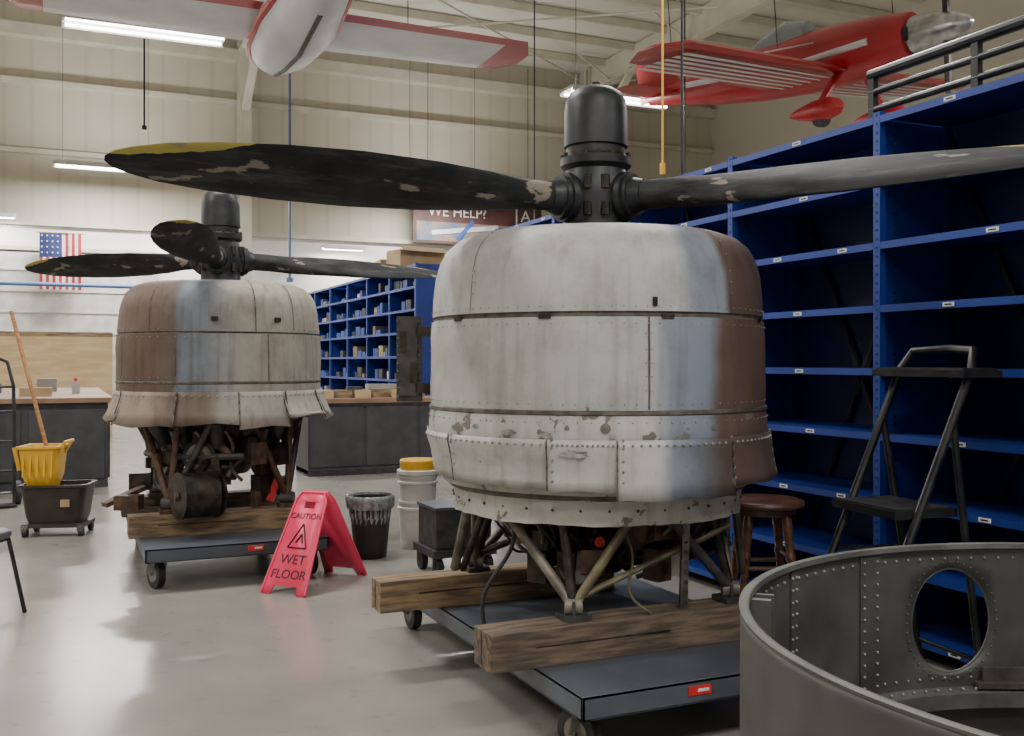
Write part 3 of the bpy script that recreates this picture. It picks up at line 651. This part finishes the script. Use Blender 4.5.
def timber(u,v,l,m,rz=0,w=.15,h=.145):
    b=MB(); n=10; rings=[]
    for i in range(n+1):
        x=-l/2+l*i/n; j=lambda:random.uniform(-.004,.004)
        rings.append([(x,-w/2+j(),0),(x,w/2+j(),0),(x,w/2+j(),h+j()*.5),(x,-w/2+j(),h+j()*.5)])
    b.loft(rings,m)
    b.box((-l/2-.001,.01,h*.5),(.003,.01,h*.8),M_dark); b.box((-l*.1,-w/2-.002,h*.55),(l*.5,.003,.006),M_dark)
    b.obj('timber_beam',loc=(u,v,.279),rz=rz,bevel=.006)
timber(2.08,3.53,1.22,M_timberd,.0,.17); timber(1.98,4.56,1.25,M_timber,0.0)
timber(1.02,7.14,1.22,M_timber,0,.17); timber(1.02,8.14,1.2,M_timberd,0)

# ---------------------------------------------------------------- wet floor sign
wx,wy=W(-1.285,6.54)
e=empty('wet_floor_sign',(wx,wy,0),YAW-math.atan2(.4,.92))
Hs=.60; dpt=.34
def panel(sgn):
    b=MB()
    def P(x,z,o=0): f=1-z/Hs; return Vector((x,sgn*(dpt*f+.012)+o,z))
    pieces=[[(-.165,0),(-.10,0),(-.085,.05),(-.158,.05)],[(.10,0),(.165,0),(.158,.05),(.085,.05)],[(-.158,.05),(-.085,.05),(.085,.05),(.158,.05),(.119,Hs-.1),(.04,Hs-.1),(-.04,Hs-.1),(-.119,Hs-.1)],
            [(-.119,Hs-.1),(-.04,Hs-.1),(-.04,Hs-.06),(-.112,Hs-.06)],[(.04,Hs-.1),(.119,Hs-.1),(.112,Hs-.06),(.04,Hs-.06)],[(-.112,Hs-.06),(-.04,Hs-.06),(.04,Hs-.06),(.112,Hs-.06),(.085,Hs),(-.085,Hs)]]
    for pc in pieces: b.poly([P(x,z) for x,z in pc],M_pink)
    bmesh.ops.remove_doubles(b.bm,verts=b.bm.verts,dist=.0005)
    b.obj('panel',parent=e,solid=.012)
    b=MB()
    b.tube([P(x,z,sgn*.008) for x,z in [(-.165,0.01),(-.115,Hs-.05),(-.085,Hs),(.085,Hs),(.115,Hs-.05),(.165,0.01)]],.008,M_pink,8)
    b.obj('panel_rim',parent=e)
panel(-1); panel(1)
tilt=math.atan2(dpt,Hs)
def st(body,size,z):
    f=1-z/Hs; text('lettering',body,size,M_ink,e,(0,-(dpt*f+.012)-.009,z),(rad(90)-tilt,0,0))
st('CAUTION',.052,.455); st('WET',.088,.20); st('FLOOR',.082,.115)
b=MB()
def Q(x,z): f=1-z/Hs; return (x,-(dpt*f+.012)-.009,z)
for a_,c_ in (((-.07,.27),(0,.41)),((0,.41),(.07,.27)),((-.07,.27),(.07,.27))): b.bar(Q(*a_),Q(*c_),.008,.006,M_ink)
b.bar(Q(-.02,.3),Q(.01,.35),.012,.006,M_ink); b.bar(Q(.01,.35),Q(.03,.3),.01,.006,M_ink)
b.obj('pictogram',parent=e)

# ---------------------------------------------------------------- mop bucket
wx,wy=W(-3.83,8.45)
e=empty('mop_bucket',(wx,wy,0),YAW+.15)
def rrect(w,d,z,r=.06,n=5,cx=0,cy=0):
    pts=[]
    for (sx,sy,a0) in ((1,1,0),(-1,1,90),(-1,-1,180),(1,-1,270)):
        for i in range(n):
            a=rad(a0+90*i/(n-1)); pts.append((cx+sx*(w/2-r)+r*math.cos(a),cy+sy*(d/2-r)+r*math.sin(a),z))
    return pts
b=MB()
b.loft([rrect(.40,.27,.08),rrect(.46,.31,.16),rrect(.52,.36,.40),rrect(.56,.40,.41),rrect(.56,.40,.43),rrect(.50,.34,.43),rrect(.44,.3,.16),rrect(.38,.25,.12)],M_bucket)
b.box((0,0,.09),(.5,.34,.03),M_bucket)
b.box((.10,-.186,.28),(.07,.01,.06),M_card)
b.obj('bucket',parent=e)
b=MB()
for sx in (-.22,.22):
    for sy in (-.15,.15): b.cyl((sx-.018,sy,.038),(sx+.018,sy,.038),.038,M_black,seg=20); b.box((sx,sy,.085),(.05,.05,.03),M_steel); b.bar((sx-.022,sy,.085),(sx-.022,sy,.038),.004,.03,M_steel)
b.obj('wheels',parent=e)
b=MB()
b.loft([rrect(.20,.24,.40,.03,cx=-.12),rrect(.26,.30,.50,.03,cx=-.12),rrect(.30,.34,.72,.03,cx=-.12),rrect(.34,.37,.73,.03,cx=-.12),rrect(.34,.37,.75,.03,cx=-.12),rrect(.27,.31,.75,.03,cx=-.12),rrect(.2,.24,.5,.03,cx=-.12)],M_yellow)
for k in range(5): b.box((-.23+k*.055,-.170,.60),(.012,.012,.2),M_yellow,Matrix.Rotation(-.12,3,'X'))
b.bar((.02,-.1,.68),(.08,-.1,.78),.03,.02,M_yellow); b.cyl((.08,-.12,.78),(.08,.12,.78),.014,M_yellow); b.bar((.02,.1,.68),(.08,.1,.78),.03,.02,M_yellow)
b.bar((-.28,-.1,.55),(-.32,-.1,.74),.03,.03,M_yellow)
b.obj('wringer',parent=e)
b=MB(); b.cyl((-.07,.02,.60),(-.41,.10,1.88),.017,M_wood,seg=12); b.box((-.08,.02,.62),(.16,.05,.07),M_yellow)
b.tube([(-.18+.02*i,.0,.64-.05*abs(math.sin(i))) for i in range(9)],.02,M_pail,8)
b.obj('mop',parent=e)

# ---------------------------------------------------------------- trash bin, pails
wx,wy=W(-1.055,7.45)
b=MB(); b.lathe([(0,0),(.115,0),(.12,.01),(.158,.42),(.165,.43),(.165,.445),(.15,.445),(.115,.03),(0,.03)],M_bin,40)
def wr(r,z,a): return r+.004*math.sin(a*23)+.004*math.sin(a*37+z*40)
b.lathe([(.148,.30),(.156,.43),(.163,.462),(.176,.455),(.178,.43),(.172,.38),(.167,.365)],M_bag,90,rf=wr)
b.lathe([(0,.16),(.1,.17),(.14,.26),(.148,.3)],M_bag,60,rf=wr)
b.obj('waste_bin',loc=(wx,wy,0),ang=60)
wx,wy=W(-.74,7.85)
b=MB()
for z0 in (0,.20):
    b.lathe([(0,z0+.002),(.13,z0+.002),(.133,z0+.01),(.148,z0+.30),(.158,z0+.305),(.158,z0+.32),(.150,z0+.325),(.152,z0+.35),(.156,z0+.355),(.156,z0+.37),(.14,z0+.37)],M_pail,40)
b.lathe([(.0,.585),(.14,.585),(.145,.575),(.162,.575),(.163,.605),(.155,.61),(.0,.61)],M_pail,40)
b.lathe([(0,.61),(.135,.61),(.14,.62),(.14,.68),(.132,.69),(0,.69)],M_yellow,32)
b.obj('plastic_pails',loc=(wx,wy,0))
wx,wy=W(-.40,6.95)
b=MB(); b.box((0,0,.16),(.46,.42,.05),M_bench); b.box((0,0,.32),(.4,.36,.26),M_gunmetal); b.box((0,0,.46),(.42,.38,.02),M_cart)
for sx in (-.18,.18):
    for sy in (-.16,.16): b.cyl((sx-.02,sy,.065),(sx+.02,sy,.065),.065,M_black,seg=24); b.box((sx,sy,.133),(.05,.05,.012),M_steel); b.bar((sx-.025,sy,.135),(sx-.025,sy,.065),.005,.03,M_steel)
b.obj('equipment_dolly',loc=(wx,wy,0))

# ---------------------------------------------------------------- stool
wx,wy=W(1.28,5.10)
b=MB(); b.lathe([(0,.715),(.185,.715),(.203,.722),(.208,.735),(.203,.748),(.185,.755),(.1,.748),(0,.745)],M_stool,48)
b.lathe([(.15,.68),(.165,.685),(.165,.715)],M_stool,32)
for i in range(4):
    a=rad(20+90*i); p=Vector((.13*math.cos(a),.13*math.sin(a),.715)); q=Vector((.21*math.cos(a),.21*math.sin(a),0))
    prs=[(0,.018),(.12,.026),(.3,.02),(.34,.027),(.38,.02),(.7,.024),(1,.015)]
    for (t0,r0),(t1,r1) in zip(prs,prs[1:]): b.cyl(p.lerp(q,t0),p.lerp(q,t1),r0,M_stool,r1,12,caps=(t0==0 or t1==1))
for zz in (.22,.42):
    k=.13+.08*(1-zz/.715)
    for i in range(4):
        a=rad(20+90*i); c_=rad(110+90*i); z2=zz+(.05 if i%2 else 0); b.cyl((k*math.cos(a),k*math.sin(a),z2),(k*math.cos(c_),k*math.sin(c_),z2),.011,M_stool,seg=10)
b.obj('wooden_bar_stool',loc=(wx,wy,0))

# ---------------------------------------------------------------- step ladder
e=empty('folding_step_ladder',(0,0,0),YAW)
b=MB()
sh=Vector((-.06,-.02,0))
A0=Vector((1.28,4.52,0))+sh; A1=Vector((1.90,4.70,1.48))+sh; B0=Vector((1.42,4.10,0))+sh; B1=Vector((2.03,4.26,1.48))+sh
def on(P0,P1,z): return P0.lerp(P1,z/1.48)
b.tube([A0,on(A0,A1,.8),on(A0,A1,1.42),A1+Vector((.03,-.02,.02)),(A1+B1)/2+Vector((.05,.0,.03)),B1+Vector((.0,.03,.02)),on(B0,B1,1.42),on(B0,B1,.8),B0],.019,M_blackmetal,10)
RA=Vector((1.95,4.62,0))+sh; RB=Vector((2.06,4.26,0))+sh; TA=on(A0,A1,1.2); TB=on(B0,B1,1.2)
b.tube([RA,TA],.016,M_blackmetal,10); b.tube([RB,TB],.016,M_blackmetal,10)
b.cyl(RA.lerp(TA,.15),RB.lerp(TB,.15),.01,M_blackmetal)
dirc=Vector((.95,.31,0)); wd=(B0-A0).normalized()
R=Matrix((dirc,wd,Vector((0,0,1)))).transposed().to_3x3()
for z,dp in ((.27,.2),(.54,.2),(.81,.32)):
    c=(on(A0,A1,z)+on(B0,B1,z))/2+dirc*.05; c.z=z
    b.box(c,(dp,.42,.035),M_blackmetal,R); b.box(c+Vector((0,0,.02)),(dp-.03,.38,.006),M_black,R)
    b.cyl(on(A0,A1,z),on(B0,B1,z),.01,M_blackmetal)
c=(A1+B1)/2; c.z=1.40; c+=dirc*-.03
b.box(c,(.20,.58,.03),M_blackmetal,R); b.box(c+Vector((0,0,.02)),(.18,.55,.01),M_black,R)
for P in (A0,B0,RA,RB): b.cyl(P,P+Vector((0,0,.03)),.022,M_black)
for zz in (.6,): b.bar(on(A0,A1,zz),RA.lerp(TA,zz/1.2),.004,.02,M_blackmetal); b.bar(on(B0,B1,zz),RB.lerp(TB,zz/1.2),.004,.02,M_blackmetal)
b.obj('frame',parent=e)

# ---------------------------------------------------------------- grey-green nacelle ring
wx,wy=W(1.33,1.86)
e=empty('nacelle_cowl_ring',(wx,wy,0),YAW)
r0=.88; top=.95
b=MB(); k=b.mi(M_green); seg=200
hc=(99.0,.745); hw=7.6; hh=.142
zs=[0.0,.25,.5]+[.56+.0195*i for i in range(21)]
V={}
for i in range(seg):
    a=360*i/seg
    for j,z in enumerate(zs): V[i,j]=b.bm.verts.new((r0*math.cos(rad(a)),r0*math.sin(rad(a)),z))
ia0=int((hc[0]-10.8)/1.8); ia1=int((hc[0]+10.8)/1.8)+1
j0=3+1; j1=len(zs)-2
for i in range(seg):
    for j in range(len(zs)-1):
        if ia0<=i<ia1 and j0<=j<j1: continue
        b.face([V[i,j],V[(i+1)%seg,j],V[(i+1)%seg,j+1],V[i,j+1]],k)
loop=[(i,j0) for i in range(ia0,ia1)]+[(ia1,j) for j in range(j0,j1)]+[(i,j1) for i in range(ia1,ia0,-1)]+[(ia0,j) for j in range(j1,j0,-1)]
prev=[V[q] for q in loop]
for f in (.5,1.0):
    cur=[]
    for (i,j) in loop:
        a=i*1.8; z=zs[j]; t=math.atan2((z-hc[1])/hh,(a-hc[0])/hw); ea=hc[0]+hw*math.cos(t); ez=hc[1]+hh*math.sin(t)
        aa=rad(a+(ea-a)*f); zz=z+(ez-z)*f; cur.append(b.bm.verts.new((r0*math.cos(aa),r0*math.sin(aa),zz)))
    n=len(loop)
    for q in range(n): b.face([prev[q],prev[(q+1)%n],cur[(q+1)%n],cur[q]],k)
    prev=cur
b.obj('ring_skin',parent=e,solid=.007,ang=50)
b=MB()
b.lathe([(r0+.005,top-.002),(r0+.006,top+.004),(r0-.004,top+.007),(r0-.014,top+.004),(r0-.016,top-.008),(r0-.012,top-.010)],M_greend,160)
b.lathe([(r0-.004,.555),(r0-.045,.555),(r0-.045,.52),(r0-.050,.52),(r0-.050,.56),(r0-.004,.565)],M_greend,160)
b.lathe([(r0-.004,.03),(r0-.05,.03),(r0-.05,.0),(r0-.004,.0)],M_greend,120)
for a2 in range(0,720,5):
    aa=rad(a2/2); b.ball(((r0-.005)*math.cos(aa),(r0-.005)*math.sin(aa),top-.035),.004,M_rivet); b.ball(((r0-.03)*math.cos(aa),(r0-.03)*math.sin(aa),.566),.0045,M_rivet); b.ball(((r0-.005)*math.cos(aa),(r0-.005)*math.sin(aa),.59),.004,M_rivet)
for i in range(40):
    t=2*math.pi*i/40; aa=rad(hc[0]+(hw+1.1)*math.cos(t)); zz=hc[1]+(hh+.018)*math.sin(t); b.ball(((r0-.004)*math.cos(aa),(r0-.004)*math.sin(aa),zz),.0035,M_greend)
b.tube([((r0)*math.cos(rad(hc[0]+hw*math.cos(2*math.pi*i/48))),(r0)*math.sin(rad(hc[0]+hw*math.cos(2*math.pi*i/48))),hc[1]+hh*math.sin(2*math.pi*i/48)) for i in range(48)],.004,M_green,6,closed=True)
for a,wid in ((116,.07),(78,.03),(52,.04),(137,.03)):
    aa=rad(a); R=Matrix.Rotation(aa,3,'Z'); b.box(((r0-.006)*math.cos(aa),(r0-.006)*math.sin(aa),.75),(.006,wid,.37),M_green,R)
    for q in range(12):
        for s_ in (-1,1):
            a2=aa+s_*wid*.33/r0; b.ball(((r0-.010)*math.cos(a2),(r0-.010)*math.sin(a2),.59+q*.03),.004,M_rivet)
aa=rad(160); R=Matrix.Rotation(aa,3,'Z')
b.box(((r0-.03)*math.cos(aa),(r0-.03)*math.sin(aa),.83),(.05,.02,.22),M_greend,R); b.box(((r0-.03)*math.cos(aa-.06),(r0-.03)*math.sin(aa-.06),.83),(.05,.012,.22),M_greend,R)
b.box(((r0-.04)*math.cos(aa-.03),(r0-.04)*math.sin(aa-.03),.70),(.05,.09,.03),M_greend,R); b.cyl(((r0-.035)*math.cos(aa-.03),(r0-.035)*math.sin(aa-.03),.70),((r0-.035)*math.cos(aa-.03),(r0-.035)*math.sin(aa-.03),.93),.012,M_steel)
for q in range(6): b.ball(((r0-.01)*math.cos(aa-.11),(r0-.01)*math.sin(aa-.11),.70+q*.04),.006,M_rivet)
b.box(((r0-.03)*math.cos(rad(88)),(r0-.03)*math.sin(rad(88)),.575),(.03,.20,.014),M_steel,Matrix.Rotation(rad(88),3,'Z'))
b.box(((r0-.02)*math.cos(rad(88)),(r0-.02)*math.sin(rad(88)),.60),(.012,.16,.04),M_gunmetal,Matrix.Rotation(rad(88),3,'Z'))
b.obj('flanges_and_stiffeners',parent=e)

# ---------------------------------------------------------------- chair left
wx,wy=W(-3.12,5.58)
b=MB()
b.loft([rrect(.44,.44,.44,.06),rrect(.46,.46,.455,.06),rrect(.46,.46,.48,.06),rrect(.42,.42,.495,.06)],M_vinyl)
for s_ in (-1,1):
    b.tube([(s_*.20,-.20,.44),(s_*.235,-.28,0)],.013,M_blackmetal); b.tube([(s_*.20,.20,.44),(s_*.23,.28,0)],.013,M_blackmetal)
    b.tube([(s_*.20,.20,.44),(s_*.2,.25,.7),(s_*.2,.28,.86)],.013,M_blackmetal); b.tube([(s_*.2,-.2,.435),(s_*.2,.2,.435)],.012,M_blackmetal)
b.box((0,.285,.74),(.42,.04,.26),M_vinyl,Matrix.Rotation(-.12,3,'X')); b.cyl((-.2,-.2,.435),(.2,-.2,.435),.012,M_blackmetal)
b.obj('stacking_chair',loc=(wx,wy,0),rz=YAW+rad(85),bevel=.004)
wx,wy=W(-5.2,10.0)
b=MB()
b.tube([(-.2,0,.15),(-.2,.03,1.2),(-.15,.08,1.45),(0,.1,1.52),(.15,.08,1.45),(.2,.03,1.2),(.2,0,.15)],.018,M_blackmetal)
for z in (.35,.65,.95,1.2): b.cyl((-.2,.01+.015*z,z),(.2,.01+.015*z,z),.012,M_blackmetal)
b.box((0,-.1,.02),(.4,.22,.012),M_blackmetal); b.bar((-.2,0,.02),(-.2,0,.16),.03,.03,M_blackmetal); b.bar((.2,0,.02),(.2,0,.16),.03,.03,M_blackmetal)
for s_ in (-1,1): b.cyl((s_*.22,.1,.12),(s_*.27,.1,.12),.12,M_black,seg=28)
b.cyl((-.27,.1,.12),(.27,.1,.12),.012,M_steel); b.bar((-.2,0,.15),(-.2,.1,.12),.02,.02,M_blackmetal); b.bar((.2,0,.15),(.2,.1,.12),.02,.02,M_blackmetal)
b.obj('hand_truck',loc=(wx,wy,0),rz=YAW+.6)

# ---------------------------------------------------------------- hanging aircraft
def ring_x(x,ry,rz_,cz,n=28):
    return [(x,ry*math.cos(2*math.pi*i/n),cz+rz_*math.sin(2*math.pi*i/n)) for i in range(n)]
def wing(b,x_le,y0,y1,c0,c1,z0,z1,t,m,sweep=0,mt=None,me=None,tipf=.12,n=12):
    secs=[]; N=n
    for i in range(N+1):
        f=i/N; y=y0+(y1-y0)*f; c=c0+(c1-c0)*f
        if f>1-tipf: q=(f-(1-tipf))/tipf; c*=max(.35,math.sqrt(max(0,1-q*q*.9)))
        xl=x_le-sweep*f-((c0+(c1-c0)*f)-c)*.4; z=z0+(z1-z0)*f; th=t*c
        sec=[]
        for (u_,s_) in ((0,0),(.05,.6),(.25,1),(.6,.7),(.85,.3),(1,.03),(1,-.03),(.85,-.15),(.6,-.3),(.25,-.4),(.05,-.3)):
            sec.append((xl-c*u_,y,z+th*s_*.6))
        secs.append(sec)
    k0=b.mi(m); R=[[b.bm.verts.new(p) for p in s] for s in secs]; nn=11
    for i in range(N):
        f=(i+.5)/N
        for j in range(nn):
            mm=m
            if mt and f>.86: mm=mt
            elif me and (j in (3,4,5,6,0,10)): mm=me
            b.face([R[i][j],R[i][(j+1)%nn],R[i+1][(j+1)%nn],R[i+1][j]],b.mi(mm))
    b.face(R[0],k0); b.face(R[-1],b.mi(mt or m))
wx,wy=W(-2.68,12.0)
e=empty('white_red_hanging_airplane',(wx,wy,5.48),rot=(0,0,rad(90)))
b=MB()
b.loft([ring_x(1.35,.03,.03,-.10),ring_x(1.3,.09,.08,-.10),ring_x(1.1,.21,.18,-.10),ring_x(.8,.32,.28,-.10),ring_x(.3,.42,.36,-.10),ring_x(-.6,.44,.42,-.10),ring_x(-1.6,.34,.36,-.02),ring_x(-2.8,.18,.22,.1),ring_x(-3.6,.06,.14,.15)],M_planewhite)
b.obj('fuselage',parent=e)
b=MB()
for s_ in (-1,1):
    b.tube([(1.25,s_*.12,-.13),(1.1,s_*.20,-.15),(.8,s_*.315,-.15),(.3,s_*.41,-.16),(-.6,s_*.435,-.14),(-1.6,s_*.345,-.05),(-2.8,s_*.185,.08)],.05,M_red,8)
b.tube([(1.2,0,-.24),(.8,0,-.375),(.3,0,-.455),(-.6,0,-.515),(-1.6,0,-.375)],.03,M_gunmetal,8)
b.obj('fuselage_stripes',parent=e)
for s_,nm in ((1,'port_wing'),(-1,'starboard_wing')):
    b=MB(); wing(b,.75,s_*.30,s_*3.15,1.45,1.25,.0,.03,.13,M_planewhite,.05,mt=M_red,me=M_red,tipf=.08)
    b.obj(nm,parent=e)
b=MB(); wing(b,-3.0,.05,1.2,.7,.45,.15,.15,.08,M_red); wing(b,-3.0,-.05,-1.2,.7,.45,.15,.15,.08,M_red); b.loft([[(-3.0,-.03,.2),(-3.0,.03,.2),(-3.7,.02,.2),(-3.7,-.02,.2)],[(-3.4,-.02,1.1),(-3.4,.02,1.1),(-3.8,.02,1.1),(-3.8,-.02,1.1)]],M_red); b.obj('tail',parent=e)
b=MB()
for (x,y) in ((.3,1.6),(.3,-1.6),(-2.8,0)): b.cyl((x,y,.1),(x,y,H-5.8),.007,M_blackmetal,seg=6)
b.obj('suspension_wires',parent=e)
wx,wy=W(4.55,15.75)
head=math.atan2(-4,3.3)+YAW
e=empty('red_hanging_airplane',(wx,wy,6.06),rot=(rad(6),0,head))
b=MB()
b.loft([ring_x(1.9,.20,.20,.05),ring_x(1.88,.36,.34,.05),ring_x(1.5,.42,.40,.05),ring_x(.9,.42,.45,.05),ring_x(.2,.40,.48,.06),ring_x(-.7,.34,.44,.08),ring_x(-1.7,.22,.32,.1),ring_x(-2.7,.10,.18,.14),ring_x(-3.2,.03,.10,.16)],M_red)
b.obj('fuselage',parent=e)
b=MB()
b.loft([ring_x(.35,.05,.05,.45),ring_x(.2,.2,.22,.48),ring_x(-.2,.24,.30,.50),ring_x(-.6,.2,.2,.46),ring_x(-1.0,.05,.05,.42)],mat('canopy_glass',(.25,.3,.33),(.2,.24,.27),3,.1))
b.obj('canopy',parent=e)
b=MB()
b.loft([ring_x(2.75,.01,.01,.05),ring_x(2.7,.09,.09,.05),ring_x(2.5,.19,.19,.05),ring_x(2.2,.26,.26,.05),ring_x(1.9,.28,.28,.05)],M_silver)
b.cyl((2.35,0,-.85),(2.38,0,.95),.05,M_blackmetal,seg=8)
for y in (-.25,.25): b.cyl((1.85,y,.05),(1.93,y,.05),.1,M_black)
b.obj('nose_spinner_and_propeller',parent=e)
for s_,nm in ((1,'port_wing'),(-1,'starboard_wing')):
    b=MB(); wing(b,1.0,s_*.3,s_*4.0,1.5,1.1,-.25,-.15,.12,M_red,.1,tipf=.1)
    for q in range(6):
        y_0=s_*.45; x0=.80-.16*q
        b.poly([(x0,y_0,-.335),(x0-.05,y_0,-.335),(.72-.17*q-.10,s_*3.6,-.235),(.72-.17*q,s_*3.6,-.235)],M_planewhite)
    b.obj(nm,parent=e)
b=MB(); wing(b,-2.45,.05,1.25,.75,.5,.2,.2,.07,M_red); wing(b,-2.45,-.05,-1.25,.75,.5,.2,.2,.07,M_red)
b.loft([[(-2.3,-.03,.2),(-2.3,.03,.2),(-3.4,.02,.1),(-3.4,-.02,.1)],[(-2.8,-.02,.75),(-2.8,.02,.75),(-3.45,.02,.75),(-3.45,-.02,.75)],[(-3.0,-.02,1.0),(-3.0,.02,1.0),(-3.35,.02,1.0),(-3.35,-.02,1.0)]],M_red)
b.obj('tail',parent=e)
b=MB()
for s_ in (-1,1):
    b.bar((.9,s_*.3,-.2),(.85,s_*.85,-.75),.12,.04,M_red)
    b.loft([[(x+.85,s_*.88+ry*math.cos(2*math.pi*i/16),-.85+rz_*math.sin(2*math.pi*i/16)) for i in range(16)] for x,ry,rz_ in ((.40,.02,.03),(.33,.09,.11),(.15,.12,.17),(-.1,.11,.15),(-.35,.06,.09),(-.5,.02,.03))],M_red)
    b.cyl((.88,s_*.88-.05,-.97),(.88,s_*.88+.05,-.97),.13,M_black,seg=20)
b.obj('landing_gear',parent=e)
b=MB()
for s_ in (-1,1):
    b.tube([(1.4,s_*.425,.05),(.2,s_*.41,.0),(-1.0,s_*.31,.1),(-2.2,s_*.165,.2)],.05,M_planewhite,8)
    b.bar((.5,s_*.40,.25),(.2,s_*2.2,-.1),.03,.02,M_planewhite)
b.obj('white_trim',parent=e)
b=MB()
for (x,y) in ((.7,1.6),(.7,-1.6),(-2.6,0)): b.cyl((x,y,.0),(x,y,3.7),.008,M_blackmetal,seg=6)
b.obj('suspension_wires',parent=e)

def cord(name,X,Y,zb,m,r=.012):
    wx,wy=W(X,Y); b=MB(); b.cyl((0,0,zb),(0,0,H-.3),r,m,seg=8); b.cyl((0,0,zb-.08),(0,0,zb+.02),r*2.6,m,seg=10)
    b.obj(name,loc=(wx,wy,0))
cord('hanging_air_hose',-5.2,23.4,3.4,M_bluepipe,.03)
cord('hanging_power_cord',1.34,8.9,3.2,M_yellow,.010)
cord('hanging_power_cord',1.53,9.0,2.75,M_blackmetal,.012)
cord('hanging_power_cord',-8.2,22.3,6.7,M_blackmetal,.02)
cord('hanging_power_cord',.38,17.0,4.5,M_blackmetal,.012)
cord('hanging_power_cord',2.85,16.5,4.4,M_blackmetal,.012)

# ---------------------------------------------------------------- world, camera
w=bpy.data.worlds.new('World'); bpy.context.scene.world=w; w.use_nodes=True
w.node_tree.nodes['Background'].inputs[0].default_value=(.8,.85,.9,1); w.node_tree.nodes['Background'].inputs[1].default_value=.3
cd=bpy.data.cameras.new('camera'); cd.sensor_width=36; cd.lens=36*1000/1024; cd.shift_y=-6/1024; cd.clip_end=200
co=bpy.data.objects.new('camera',cd); bpy.context.scene.collection.objects.link(co)
co.location=(0,0,1.45); co.rotation_euler=(rad(90),0,YAW); bpy.context.scene.camera=co
